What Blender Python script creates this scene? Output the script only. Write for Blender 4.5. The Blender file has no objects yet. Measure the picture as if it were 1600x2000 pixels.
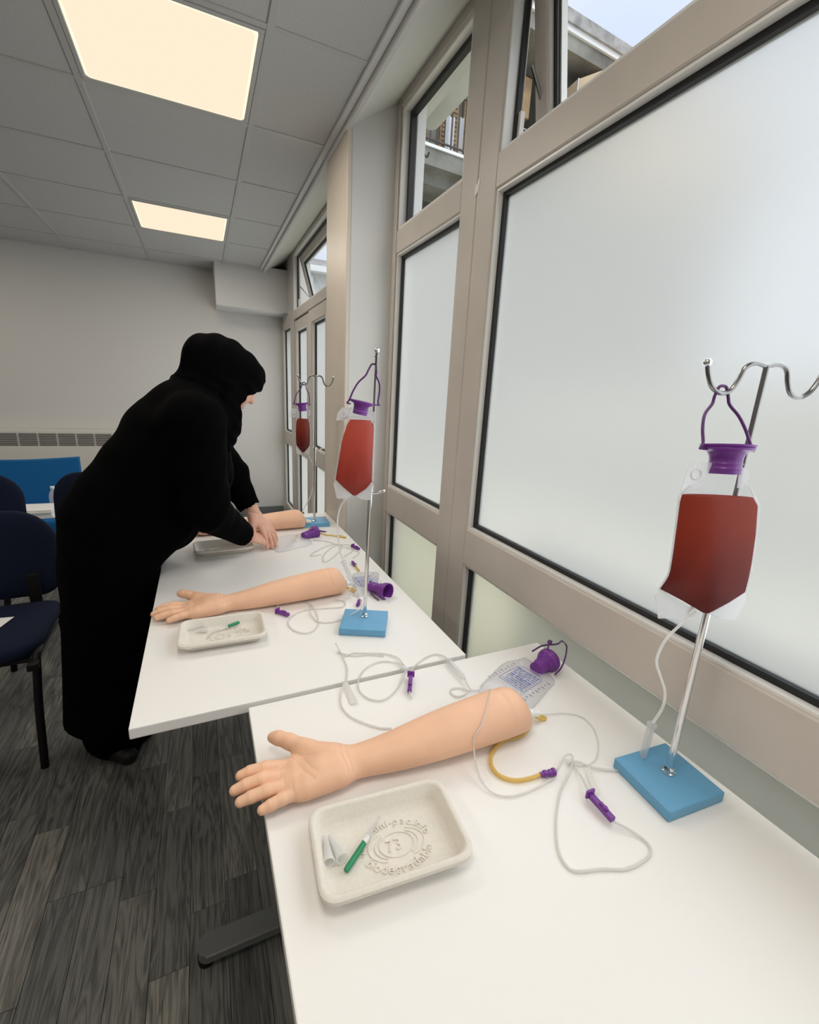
import bpy, bmesh, math, random
import numpy as np
from mathutils import Vector, Matrix

# ------------------------------------------------------------------ camera, sky, exposure
S = bpy.context.scene
COL = S.collection
S.view_settings.view_transform = 'Standard'
S.view_settings.look = 'None'
S.view_settings.gamma = 1.0
S.view_settings.use_curve_mapping = False
S.view_settings.exposure = 0.2
cam = bpy.data.cameras.new('camera')
cam_o = bpy.data.objects.new('camera', cam)
COL.objects.link(cam_o)
cam.sensor_fit = 'HORIZONTAL'
cam.sensor_width = 36.0
cam.lens = 873.0 / 1600.0 * 36.0
cam.clip_start = 0.02
cam_o.rotation_mode = 'XYZ'
cam_o.rotation_euler = (1.31406, -0.05172, -0.42548)
cam_o.location = (0.0, 0.0, 1.395)
S.camera = cam_o

SKY = 1.15
W = bpy.data.worlds.new('overcast_sky')
S.world = W
W.use_nodes = True
wn = W.node_tree
wn.nodes.clear()
wo = wn.nodes.new('ShaderNodeOutputWorld')
wb = wn.nodes.new('ShaderNodeBackground')
wt = wn.nodes.new('ShaderNodeTexCoord')
wz = wn.nodes.new('ShaderNodeTexNoise')
wz.inputs['Scale'].default_value = 2.2
wz.inputs['Detail'].default_value = 3.0
wr = wn.nodes.new('ShaderNodeValToRGB')
wr.color_ramp.elements[0].position = 0.35
wr.color_ramp.elements[0].color = (0.60, 0.67, 0.83, 1)
wr.color_ramp.elements[1].position = 0.65
wr.color_ramp.elements[1].color = (0.78, 0.81, 0.89, 1)
wn.links.new(wt.outputs['Generated'], wz.inputs['Vector'])
wn.links.new(wz.outputs['Fac'], wr.inputs['Fac'])
wn.links.new(wr.outputs['Color'], wb.inputs['Color'])
wb.inputs['Strength'].default_value = SKY
wn.links.new(wb.outputs['Background'], wo.inputs['Surface'])

LAMP_W = 6.5        # watts of each ceiling panel's own light
FILL_W = 2.6         # added fill lamps on the room side of the frosted glass, per square metre

def window_fill(name, y0, y1, z0, z1, x, w):
    l = bpy.data.lights.new(name, 'AREA')
    l.shape = 'RECTANGLE'
    l.size = z1 - z0
    l.size_y = y1 - y0
    l.energy = w * (y1 - y0) * (z1 - z0)
    l.color = (0.93, 0.97, 1.0)
    o = bpy.data.objects.new(name, l)
    COL.objects.link(o)
    o.location = (x, (y0 + y1) / 2, (z0 + z1) / 2)
    o.rotation_euler = (0, math.radians(90), 0)     # shines towards -x, into the room
    return o
# bright overcast: a very soft sun behind cloud, high over the courtyard
sun = bpy.data.lights.new('cloud_sun', 'SUN')
sun.energy = 3.2
sun.angle = math.radians(80)
sun.color = (1.0, 0.98, 0.95)
sun_o = bpy.data.objects.new('cloud_sun', sun)
COL.objects.link(sun_o)
sun_o.location = (4, -3, 9)
sun_o.rotation_euler = (0, math.radians(28), math.radians(-35))
window_fill('window_fill_lamp', -0.9, 2.0, 0.98, 2.0, 0.80, FILL_W)  # extra lamps just inside the panes, added to strengthen the window light
window_fill('window_fill_lamp', 2.5, 4.9, 0.4, 2.0, 0.80, FILL_W)

# ------------------------------------------------------------------ materials
def mat(name, col, rough=0.5, metal=0.0, noise=0.0, nscale=20.0, bump=0.0, bscale=80.0, coat=0.0, spec=0.5):
    m = bpy.data.materials.new(name)
    m.use_nodes = True
    n = m.node_tree
    b = n.nodes['Principled BSDF']
    b.inputs['Base Color'].default_value = (*col, 1)
    b.inputs['Roughness'].default_value = rough
    b.inputs['Metallic'].default_value = metal
    b.inputs['Coat Weight'].default_value = coat
    b.inputs['Specular IOR Level'].default_value = spec
    if noise or bump:
        tc = n.nodes.new('ShaderNodeTexCoord')
    if noise:
        t = n.nodes.new('ShaderNodeTexNoise')
        t.inputs['Scale'].default_value = nscale
        t.inputs['Detail'].default_value = 4
        r = n.nodes.new('ShaderNodeValToRGB')
        r.color_ramp.elements[0].position = 0.3
        r.color_ramp.elements[1].position = 0.7
        r.color_ramp.elements[0].color = (*[c * (1 - noise) for c in col], 1)
        r.color_ramp.elements[1].color = (*[min(1, c * (1 + noise)) for c in col], 1)
        n.links.new(tc.outputs['Object'], t.inputs['Vector'])
        n.links.new(t.outputs['Fac'], r.inputs['Fac'])
        n.links.new(r.outputs['Color'], b.inputs['Base Color'])
    if bump:
        t2 = n.nodes.new('ShaderNodeTexNoise')
        t2.inputs['Scale'].default_value = bscale
        t2.inputs['Detail'].default_value = 3
        bp = n.nodes.new('ShaderNodeBump')
        bp.inputs['Strength'].default_value = bump
        bp.inputs['Distance'].default_value = 0.002
        n.links.new(tc.outputs['Object'], t2.inputs['Vector'])
        n.links.new(t2.outputs['Fac'], bp.inputs['Height'])
        n.links.new(bp.outputs['Normal'], b.inputs['Normal'])
    return m

def shader_mat(name):
    m = bpy.data.materials.new(name)
    m.use_nodes = True
    n = m.node_tree
    n.nodes.clear()
    out = n.nodes.new('ShaderNodeOutputMaterial')
    return m, n, out

def film_mat(name, tint, gloss, rough=0.12, body=0.0, bodycol=(0.9, 0.9, 0.92), edge=0.22):
    """thin clear plastic: transparent + fresnel gloss + a little milky body"""
    m, n, out = shader_mat(name)
    tr = n.nodes.new('ShaderNodeBsdfTransparent')
    tr.inputs['Color'].default_value = (*tint, 1)
    gl = n.nodes.new('ShaderNodeBsdfGlossy')
    gl.inputs['Roughness'].default_value = rough
    lw = n.nodes.new('ShaderNodeLayerWeight')
    lw.inputs['Blend'].default_value = 0.35
    mp = n.nodes.new('ShaderNodeMapRange')
    mp.inputs['To Min'].default_value = gloss
    mp.inputs['To Max'].default_value = min(1.0, gloss + edge)
    n.links.new(lw.outputs['Facing'], mp.inputs['Value'])
    mx = n.nodes.new('ShaderNodeMixShader')
    n.links.new(mp.outputs['Result'], mx.inputs['Fac'])
    n.links.new(tr.outputs['BSDF'], mx.inputs[1])
    n.links.new(gl.outputs['BSDF'], mx.inputs[2])
    last = mx
    if body > 0:
        df = n.nodes.new('ShaderNodeBsdfDiffuse')
        df.inputs['Color'].default_value = (*bodycol, 1)
        tl = n.nodes.new('ShaderNodeBsdfTranslucent')
        tl.inputs['Color'].default_value = (*bodycol, 1)
        m1 = n.nodes.new('ShaderNodeMixShader')
        m1.inputs['Fac'].default_value = 0.5
        n.links.new(df.outputs['BSDF'], m1.inputs[1])
        n.links.new(tl.outputs['BSDF'], m1.inputs[2])
        m2 = n.nodes.new('ShaderNodeMixShader')
        m2.inputs['Fac'].default_value = body
        n.links.new(mx.outputs['Shader'], m2.inputs[1])
        n.links.new(m1.outputs['Shader'], m2.inputs[2])
        last = m2
    n.links.new(last.outputs['Shader'], out.inputs['Surface'])
    return m

def glow_mat(name, col, strength):
    m, n, out = shader_mat(name)
    e = n.nodes.new('ShaderNodeEmission')
    e.inputs['Color'].default_value = (*col, 1)
    e.inputs['Strength'].default_value = strength
    n.links.new(e.outputs['Emission'], out.inputs['Surface'])
    return m

def frosted_mat(name='frosted_glass', tint=(0.97, 0.98, 0.98), see=0.60):
    m, n, out = shader_mat(name)
    tl = n.nodes.new('ShaderNodeBsdfTranslucent')
    tl.inputs['Color'].default_value = (0.93, 0.95, 0.95, 1)
    rf = n.nodes.new('ShaderNodeBsdfRefraction')
    rf.inputs['Color'].default_value = (*tint, 1)
    rf.inputs['Roughness'].default_value = 0.42
    rf.inputs['IOR'].default_value = 1.25
    mx = n.nodes.new('ShaderNodeMixShader')
    mx.inputs['Fac'].default_value = see
    n.links.new(tl.outputs['BSDF'], mx.inputs[1])
    n.links.new(rf.outputs['BSDF'], mx.inputs[2])
    df = n.nodes.new('ShaderNodeBsdfPrincipled')
    df.inputs['Base Color'].default_value = (0.8, 0.83, 0.83, 1)
    df.inputs['Roughness'].default_value = 0.4
    m2 = n.nodes.new('ShaderNodeMixShader')
    m2.inputs['Fac'].default_value = 0.1
    n.links.new(mx.outputs['Shader'], m2.inputs[1])
    n.links.new(df.outputs['BSDF'], m2.inputs[2])
    n.links.new(m2.outputs['Shader'], out.inputs['Surface'])
    return m

def glass_mat():
    m, n, out = shader_mat('clear_glass')
    tr = n.nodes.new('ShaderNodeBsdfTransparent')
    tr.inputs['Color'].default_value = (0.97, 0.98, 0.98, 1)
    gl = n.nodes.new('ShaderNodeBsdfGlossy')
    gl.inputs['Roughness'].default_value = 0.01
    lw = n.nodes.new('ShaderNodeLayerWeight')
    lw.inputs['Blend'].default_value = 0.5
    pw_ = n.nodes.new('ShaderNodeMath'); pw_.operation = 'POWER'; pw_.inputs[1].default_value = 5.0
    n.links.new(lw.outputs['Facing'], pw_.inputs[0])
    sc = n.nodes.new('ShaderNodeMath'); sc.operation = 'MULTIPLY_ADD'; sc.inputs[1].default_value = 0.35; sc.inputs[2].default_value = 0.02
    n.links.new(pw_.outputs['Value'], sc.inputs[0])
    mx = n.nodes.new('ShaderNodeMixShader')
    n.links.new(sc.outputs['Value'], mx.inputs['Fac'])
    n.links.new(tr.outputs['BSDF'], mx.inputs[1])
    n.links.new(gl.outputs['BSDF'], mx.inputs[2])
    n.links.new(mx.outputs['Shader'], out.inputs['Surface'])
    return m

def liquid_mat(name, deep, thin):
    """red feed: light scatters through it, orange where it is shallow near the top"""
    m, n, out = shader_mat(name)
    tc = n.nodes.new('ShaderNodeTexCoord')
    sp = n.nodes.new('ShaderNodeSeparateXYZ')
    n.links.new(tc.outputs['Generated'], sp.inputs['Vector'])
    nz = n.nodes.new('ShaderNodeTexNoise')
    nz.inputs['Scale'].default_value = 3.0
    n.links.new(tc.outputs['Generated'], nz.inputs['Vector'])
    ad = n.nodes.new('ShaderNodeMath')
    ad.operation = 'MULTIPLY_ADD'
    ad.inputs[1].default_value = 0.5
    n.links.new(nz.outputs['Fac'], ad.inputs[0])
    n.links.new(sp.outputs['Z'], ad.inputs[2])
    rp = n.nodes.new('ShaderNodeValToRGB')
    rp.color_ramp.elements[0].position = 0.35
    rp.color_ramp.elements[0].color = (*deep, 1)
    rp.color_ramp.elements[1].position = 1.25 if False else 1.0
    rp.color_ramp.elements[1].color = (*thin, 1)
    n.links.new(ad.outputs['Value'], rp.inputs['Fac'])
    tl = n.nodes.new('ShaderNodeBsdfTranslucent')
    df = n.nodes.new('ShaderNodeBsdfDiffuse')
    n.links.new(rp.outputs['Color'], tl.inputs['Color'])
    n.links.new(rp.outputs['Color'], df.inputs['Color'])
    mx = n.nodes.new('ShaderNodeMixShader')
    mx.inputs['Fac'].default_value = 0.18
    n.links.new(tl.outputs['BSDF'], mx.inputs[1])
    n.links.new(df.outputs['BSDF'], mx.inputs[2])
    gl = n.nodes.new('ShaderNodeBsdfGlossy')
    gl.inputs['Roughness'].default_value = 0.3
    m2 = n.nodes.new('ShaderNodeMixShader')
    m2.inputs['Fac'].default_value = 0.012
    n.links.new(mx.outputs['Shader'], m2.inputs[1])
    n.links.new(gl.outputs['BSDF'], m2.inputs[2])
    n.links.new(m2.outputs['Shader'], out.inputs['Surface'])
    return m

def plank_mat():
    m = bpy.data.materials.new('dark_oak_plank')
    m.use_nodes = True
    n = m.node_tree
    b = n.nodes['Principled BSDF']
    b.inputs['Roughness'].default_value = 0.45
    tc = n.nodes.new('ShaderNodeTexCoord')
    oi = n.nodes.new('ShaderNodeObjectInfo')
    ml = n.nodes.new('ShaderNodeMath'); ml.operation = 'MULTIPLY'; ml.inputs[1].default_value = 37.0
    n.links.new(oi.outputs['Random'], ml.inputs[0])
    va = n.nodes.new('ShaderNodeVectorMath'); va.operation = 'ADD'
    n.links.new(tc.outputs['Object'], va.inputs[0])
    n.links.new(ml.outputs['Value'], va.inputs[1])
    mp = n.nodes.new('ShaderNodeMapping')
    mp.inputs['Scale'].default_value = (26, 2.2, 26)
    n.links.new(va.outputs['Vector'], mp.inputs['Vector'])
    n1 = n.nodes.new('ShaderNodeTexNoise')
    n1.inputs['Scale'].default_value = 1.0
    n1.inputs['Detail'].default_value = 3
    n1.inputs['Distortion'].default_value = 1.2
    n.links.new(mp.outputs['Vector'], n1.inputs['Vector'])
    # cathedral rings: bands of the stretched noise
    sn = n.nodes.new('ShaderNodeMath'); sn.operation = 'MULTIPLY'; sn.inputs[1].default_value = 34.0
    n.links.new(n1.outputs['Fac'], sn.inputs[0])
    si = n.nodes.new('ShaderNodeMath'); si.operation = 'SINE'
    n.links.new(sn.outputs['Value'], si.inputs[0])
    mp2 = n.nodes.new('ShaderNodeMapping')
    mp2.inputs['Scale'].default_value = (420, 14, 420)
    n.links.new(va.outputs['Vector'], mp2.inputs['Vector'])
    n2 = n.nodes.new('ShaderNodeTexNoise')
    n2.inputs['Scale'].default_value = 1.0
    n2.inputs['Detail'].default_value = 4
    n.links.new(mp2.outputs['Vector'], n2.inputs['Vector'])
    mr = n.nodes.new('ShaderNodeMapRange')
    mr.inputs['From Min'].default_value = -1; mr.inputs['From Max'].default_value = 1
    mr.inputs['To Min'].default_value = 0.0; mr.inputs['To Max'].default_value = 0.30
    n.links.new(si.outputs['Value'], mr.inputs['Value'])
    ad = n.nodes.new('ShaderNodeMath'); ad.operation = 'MULTIPLY_ADD'; ad.inputs[1].default_value = 0.85
    n.links.new(n2.outputs['Fac'], ad.inputs[0])
    n.links.new(mr.outputs['Result'], ad.inputs[2])
    rp = n.nodes.new('ShaderNodeValToRGB')
    rp.color_ramp.elements[0].position = 0.25
    rp.color_ramp.elements[0].color = (0.022, 0.023, 0.023, 1)
    rp.color_ramp.elements[1].position = 0.75
    rp.color_ramp.elements[1].color = (0.15, 0.148, 0.14, 1)
    n.links.new(ad.outputs['Value'], rp.inputs['Fac'])
    # tone of the single plank
    r2 = n.nodes.new('ShaderNodeValToRGB')
    r2.color_ramp.elements[0].color = (0.62, 0.65, 0.66, 1)
    r2.color_ramp.elements[1].color = (1.50, 1.46, 1.36, 1)
    n.links.new(oi.outputs['Random'], r2.inputs['Fac'])
    mx = n.nodes.new('ShaderNodeMixRGB'); mx.blend_type = 'MULTIPLY'; mx.inputs['Fac'].default_value = 1
    n.links.new(rp.outputs['Color'], mx.inputs['Color1'])
    n.links.new(r2.outputs['Color'], mx.inputs['Color2'])
    n.links.new(mx.outputs['Color'], b.inputs['Base Color'])
    bp = n.nodes.new('ShaderNodeBump'); bp.inputs['Strength'].default_value = 0.25; bp.inputs['Distance'].default_value = 0.001
    n.links.new(ad.outputs['Value'], bp.inputs['Height'])
    n.links.new(bp.outputs['Normal'], b.inputs['Normal'])
    return m

M = {}
M['wall'] = mat('wall_paint', (0.60, 0.59, 0.565), 0.75, bump=0.08, bscale=150)
M['soffit'] = mat('soffit_paint', (0.62, 0.62, 0.60), 0.7)
M['tile'] = mat('ceiling_tile', (0.48, 0.48, 0.465), 0.9, noise=0.06, nscale=160, bump=0.35, bscale=220)
M['grid'] = mat('ceiling_grid', (0.44, 0.435, 0.42), 0.5)
M['slab'] = mat('ceiling_void', (0.2, 0.2, 0.2), 0.9)
M['plank'] = plank_mat()
M['screed'] = mat('floor_joint', (0.01, 0.01, 0.01), 0.9)
M['frame'] = mat('taupe_frame', (0.58, 0.535, 0.485), 0.42, noise=0.04, nscale=6)
M['tan_side'] = mat('tan_face', (0.62, 0.55, 0.465), 0.45, noise=0.03, nscale=5)
M['bead'] = mat('pale_bead', (0.78, 0.77, 0.74), 0.3)
M['gasket'] = mat('black_gasket', (0.008, 0.009, 0.010), 0.5)
M['white'] = mat('white_paint', (0.82, 0.83, 0.83), 0.5)
M['frost'] = frosted_mat()
M['frost_low'] = frosted_mat('frosted_glass_lower', (0.94, 0.945, 0.90), 0.86)
M['glass'] = glass_mat()
M['lamp'] = glow_mat('warm_diffuser', (0.93, 0.75, 0.565), 1.0)
M['lampedge'] = glow_mat('lamp_rim_glow', (1.0, 0.90, 0.68), 1.0)
M['table'] = mat('white_laminate', (0.84, 0.825, 0.80), 0.42, bump=0.03, bscale=400)
M['tedge'] = mat('cream_edging', (0.62, 0.59, 0.53), 0.5)
M['grey_steel'] = mat('dark_grey_steel', (0.10, 0.105, 0.105), 0.35)
M['bright_edge'] = mat('edge_highlight', (0.75, 0.75, 0.72), 0.2, metal=0.9)
M['black'] = mat('black_plastic', (0.006, 0.006, 0.007), 0.5, spec=0.2)
M['chrome'] = mat('chrome', (0.72, 0.73, 0.74), 0.12, metal=1.0)
M['steel_dark'] = mat('dark_steel', (0.30, 0.30, 0.30), 0.22, metal=1.0)
M['blue_block'] = mat('blue_plastic', (0.13, 0.36, 0.58), 0.45, noise=0.03, nscale=8, bump=0.05, bscale=120)
M['purple'] = mat('purple_plastic', (0.17, 0.03, 0.28), 0.35)
M['purple_dark'] = mat('dark_purple_plastic', (0.10, 0.022, 0.15), 0.35)
M['skin_sim'] = mat('vinyl_skin', (0.83, 0.50, 0.33), 0.48, noise=0.05, nscale=14, bump=0.05, bscale=260)
M['skin'] = mat('skin', (0.66, 0.37, 0.27), 0.5, noise=0.05, nscale=30)
M['lip'] = mat('lips', (0.42, 0.14, 0.12), 0.45)
M['coat'] = mat('black_wool', (0.0012, 0.0012, 0.0014), 0.9, spec=0.03, bump=0.3, bscale=300)
M['scarf'] = mat('black_crepe', (0.0016, 0.0016, 0.002), 0.9, spec=0.04, bump=0.3, bscale=260)
M['pulp'] = mat('moulded_pulp', (0.72, 0.68, 0.61), 0.85, noise=0.03, nscale=160, bump=0.22, bscale=300)
M['green'] = mat('green_plastic', (0.01, 0.22, 0.09), 0.3)
M['white_plastic'] = mat('white_plastic', (0.80, 0.81, 0.80), 0.35)
M['clear'] = film_mat('clear_plastic', (0.95, 0.96, 0.96), 0.06, 0.15, body=0.34)
M['cap'] = film_mat('milky_plastic', (0.95, 0.96, 0.96), 0.05, 0.2, body=0.62, bodycol=(0.93, 0.93, 0.92))
M['film'] = film_mat('clear_film', (0.96, 0.96, 0.97), 0.010, 0.30, body=0.02, edge=0.03)
M['crumple'] = film_mat('crumpled_film', (0.985, 0.985, 0.99), 0.07, 0.16, body=0.42, bodycol=(0.96, 0.96, 0.98), edge=0.25)
M['weld'] = film_mat('welded_film', (0.92, 0.93, 0.94), 0.08, 0.2, body=0.42)
M['tube'] = film_mat('clear_tube', (0.86, 0.87, 0.86), 0.10, 0.2, body=0.62, bodycol=(0.93, 0.92, 0.90))
M['yellow'] = film_mat('amber_rubber', (0.97, 0.85, 0.45), 0.06, 0.2, body=0.72, bodycol=(0.90, 0.72, 0.30))
M['red'] = liquid_mat('red_feed', (0.25, 0.020, 0.016), (0.46, 0.10, 0.045))
M['red_lit'] = liquid_mat('lit_red_feed', (0.50, 0.105, 0.075), (0.68, 0.21, 0.15))  # same red feed, stronger light on the middle bag put into the colour
M['print'] = mat('blue_print', (0.05, 0.12, 0.45), 0.5)
M['ink'] = mat('black_print', (0.04, 0.04, 0.06), 0.5)
M['paper'] = mat('white_paper', (0.80, 0.79, 0.77), 0.8)
M['navy'] = mat('navy_fabric', (0.005, 0.009, 0.026), 0.9, bump=0.4, bscale=300, spec=0.2)
M['blue_fabric'] = mat('bright_blue_fabric', (0.008, 0.11, 0.30), 0.85, bump=0.3, bscale=300, spec=0.2)
M['heater'] = mat('heater_enamel', (0.64, 0.62, 0.56), 0.5)
M['slot'] = mat('heater_slot', (0.10, 0.09, 0.085), 0.7)
M['louvre'] = mat('heater_louvre', (0.36, 0.34, 0.32), 0.5)
M['skirting'] = mat('grey_skirting', (0.14, 0.15, 0.15), 0.6)
M['concrete'] = mat('old_concrete', (0.22, 0.215, 0.19), 0.9, noise=0.45, nscale=1.6)
M['concrete_dark'] = mat('dark_concrete', (0.075, 0.072, 0.062), 0.9, noise=0.5, nscale=1.2)  # dark tone with random blotches
M['render'] = mat('pale_render', (0.55, 0.56, 0.54), 0.85, noise=0.15, nscale=2)
M['roofing'] = mat('roof_felt', (0.36, 0.35, 0.34), 0.9, noise=0.3, nscale=5)
M['wood'] = mat('brown_shutter', (0.30, 0.20, 0.10), 0.7, noise=0.3, nscale=5)
M['rust'] = mat('railing_iron', (0.05, 0.04, 0.035), 0.6)
M['canvas'] = mat('tan_canvas', (0.62, 0.47, 0.30), 0.8, noise=0.12, nscale=2)
M['cloth'] = mat('white_cloth', (0.72, 0.72, 0.74), 0.9)
M['basin'] = mat('blue_basin', (0.10, 0.25, 0.42), 0.4)
M['ground'] = mat('courtyard_ground', (0.47, 0.46, 0.34), 0.95, noise=0.2, nscale=1)
M['wall_and_block'] = mat('courtyard_wall_and_shade_block', (0.50, 0.485, 0.385), 0.9, noise=0.12, nscale=1)

# ------------------------------------------------------------------ helpers
WM = {}     # world matrix of every empty / parented object

class MB:
    """collects shapes in one bmesh"""
    def __init__(s): s.bm = bmesh.new()
    def box(s, a, b, bev=0.0, seg=2):
        bm2 = bmesh.new()
        bmesh.ops.create_cube(bm2, size=1.0)
        c = [(a[i] + b[i]) / 2 for i in range(3)]
        d = [abs(b[i] - a[i]) for i in range(3)]
        for v in bm2.verts:
            v.co = Vector((c[0] + v.co.x * d[0], c[1] + v.co.y * d[1], c[2] + v.co.z * d[2]))
        if bev > 0:
            bmesh.ops.bevel(bm2, geom=bm2.edges[:], offset=min(bev, min(d) * 0.49), segments=seg, affect='EDGES', profile=0.6)
        return s._merge(bm2)
    def _merge(s, bm2, mtx=None):
        if mtx is not None: bmesh.ops.transform(bm2, matrix=mtx, verts=bm2.verts[:])
        me = bpy.data.meshes.new('tmp')
        bm2.to_mesh(me); bm2.free()
        s.bm.from_mesh(me)
        bpy.data.meshes.remove(me)
        return s
    def obox(s, c, d, mtx, bev=0.0):
        """box of size d about c, turned by mtx (4x4)"""
        o = MB().box([-x / 2 for x in d], [x / 2 for x in d], bev)
        bmesh.ops.transform(o.bm, matrix=Matrix.Translation(Vector(c)) @ mtx, verts=o.bm.verts[:])
        return s._merge(o.bm)
    def tube(s, pts, r, n=8, smooth=4, closed=False, cap=True):
        """r: number or list per input point; smooth: catmull-rom pieces per span"""
        P = [Vector(p) for p in pts]
        R = list(r) if hasattr(r, '__len__') else [r] * len(P)
        if smooth > 1 and len(P) > 2:
            Q, RR = [], []
            m = len(P)
            rng = range(m if closed else m - 1)
            for i in rng:
                if closed:
                    p0, p1, p2, p3 = P[(i - 1) % m], P[i], P[(i + 1) % m], P[(i + 2) % m]
                    r1, r2 = R[i], R[(i + 1) % m]
                else:
                    p1, p2 = P[i], P[i + 1]
                    p0 = P[i - 1] if i > 0 else p1 * 2 - p2
                    p3 = P[i + 2] if i + 2 < m else p2 * 2 - p1
                    r1, r2 = R[i], R[i + 1]
                for k in range(smooth):
                    t = k / smooth
                    Q.append(0.5 * ((2 * p1) + (p2 - p0) * t + (2 * p0 - 5 * p1 + 4 * p2 - p3) * t * t + (3 * p1 - p0 - 3 * p2 + p3) * t ** 3))
                    RR.append(r1 + (r2 - r1) * t)
            if not closed:
                Q.append(P[-1]); RR.append(R[-1])
            P, R = Q, RR
        m = len(P)
        rings = []
        prev = None
        for i in range(m):
            a = P[(i - 1) % m] if (closed or i > 0) else P[i]
            b = P[(i + 1) % m] if (closed or i < m - 1) else P[i]
            t = (b - a)
            t = t.normalized() if t.length > 1e-9 else Vector((0, 0, 1))
            if prev is None:
                up = Vector((0, 0, 1)) if abs(t.z) < 0.9 else Vector((1, 0, 0))
                x = t.cross(up).normalized()
            else:
                x = (prev - t * prev.dot(t))
                x = x.normalized() if x.length > 1e-9 else t.orthogonal().normalized()
            prev = x
            y = t.cross(x)
            rings.append([s.bm.verts.new(P[i] + (x * math.cos(2 * math.pi * k / n) + y * math.sin(2 * math.pi * k / n)) * R[i]) for k in range(n)])
        for i in range(m if closed else m - 1):
            A, B = rings[i], rings[(i + 1) % m]
            for k in range(n):
                s.bm.faces.new((A[k], A[(k + 1) % n], B[(k + 1) % n], B[k]))
        if cap and not closed:
            s.bm.faces.new(rings[0][::-1]); s.bm.faces.new(rings[-1])
        return s
    def lathe(s, prof, origin, axis, n=24):
        """prof: list of (radius, distance along axis)"""
        o = Vector(origin); ax = Vector(axis).normalized()
        x = ax.orthogonal().normalized(); y = ax.cross(x)
        rings = []
        for r, h in prof:
            if r < 1e-6:
                rings.append([s.bm.verts.new(o + ax * h)])
            else:
                rings.append([s.bm.verts.new(o + ax * h + (x * math.cos(2 * math.pi * k / n) + y * math.sin(2 * math.pi * k / n)) * r) for k in range(n)])
        for A, B in zip(rings, rings[1:]):
            if len(A) == 1 and len(B) == 1: continue
            for k in range(n):
                k2 = (k + 1) % n
                if len(A) == 1: s.bm.faces.new((A[0], B[k], B[k2]))
                elif len(B) == 1: s.bm.faces.new((A[k], A[k2], B[0]))
                else: s.bm.faces.new((A[k], A[k2], B[k2], B[k]))
        return s
    def loft(s, rings, cap=True, closed=True):
        V = [[s.bm.verts.new(p) for p in r] for r in rings]
        n = len(V[0])
        for A, B in zip(V, V[1:]):
            for k in range(n if closed else n - 1):
                s.bm.faces.new((A[k], A[(k + 1) % n], B[(k + 1) % n], B[k]))
        if cap and closed:
            s.bm.faces.new(V[0][::-1]); s.bm.faces.new(V[-1])
        return s
    def poly(s, pts, thick, nrm):
        """flat outline with thickness along nrm"""
        nv = Vector(nrm).normalized() * thick / 2
        a = [s.bm.verts.new(Vector(p) - nv) for p in pts]
        b = [s.bm.verts.new(Vector(p) + nv) for p in pts]
        n = len(pts)
        s.bm.faces.new(a[::-1]); s.bm.faces.new(b)
        for k in range(n): s.bm.faces.new((a[k], a[(k + 1) % n], b[(k + 1) % n], b[k]))
        return s
    def ball(s, c, r, sub=2, scale=(1, 1, 1)):
        b2 = bmesh.new()
        bmesh.ops.create_icosphere(b2, subdivisions=sub, radius=1.0)
        return s._merge(b2, Matrix.Translation(Vector(c)) @ Matrix.Diagonal((r * scale[0], r * scale[1], r * scale[2], 1)))
    def build(s, name, m, parent=None, world=True, smooth=False, angle=40):
        bmesh.ops.recalc_face_normals(s.bm, faces=s.bm.faces[:])
        me = bpy.data.meshes.new(name)
        s.bm.to_mesh(me); s.bm.free()
        return link(name, me, m, parent, world, smooth, angle)

def link(name, me, m, parent=None, world=True, smooth=False, angle=40):
    me.materials.append(m)
    o = bpy.data.objects.new(name, me)
    COL.objects.link(o)
    WM[o.name] = Matrix.Identity(4)
    if parent is not None:
        o.parent = parent
        pm = WM[parent.name]
        if world: me.transform(pm.inverted())
        WM[o.name] = pm.copy()
    if smooth:
        me.polygons.foreach_set('use_smooth', [True] * len(me.polygons))
        if angle < 180:
            me.set_sharp_from_angle(angle=math.radians(angle))
    return o

def tag(o, label=None, cat=None, group=None, kind=None):
    if label: o['label'] = label
    if cat: o['category'] = cat
    if group: o['group'] = group
    if kind: o['kind'] = kind
    return o

def thing(name, label, cat, loc=(0, 0, 0), rz=0.0, group=None):
    o = bpy.data.objects.new(name, None)
    o.empty_display_size = 0.05
    COL.objects.link(o)
    o.location = loc
    o.rotation_euler = (0, 0, rz)
    WM[o.name] = Matrix.Translation(Vector(loc)) @ Matrix.Rotation(rz, 4, 'Z')
    return tag(o, label, cat, group)

def shell(name, loc=(0, 0, 0), label=None):
    o = bpy.data.objects.new(name, None)
    COL.objects.link(o)
    o.location = loc
    WM[o.name] = Matrix.Translation(Vector(loc))
    return tag(o, label=label, kind='structure')

def struct(name, mb, m, label=None):
    return tag(mb.build(name, m), label=label, kind='structure')

def copy_part(src, parent, loc=None):
    c = src.copy()
    COL.objects.link(c)
    c.parent = parent
    if loc is not None: c.location = loc
    WM[c.name] = WM[parent.name].copy()
    return c

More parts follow.
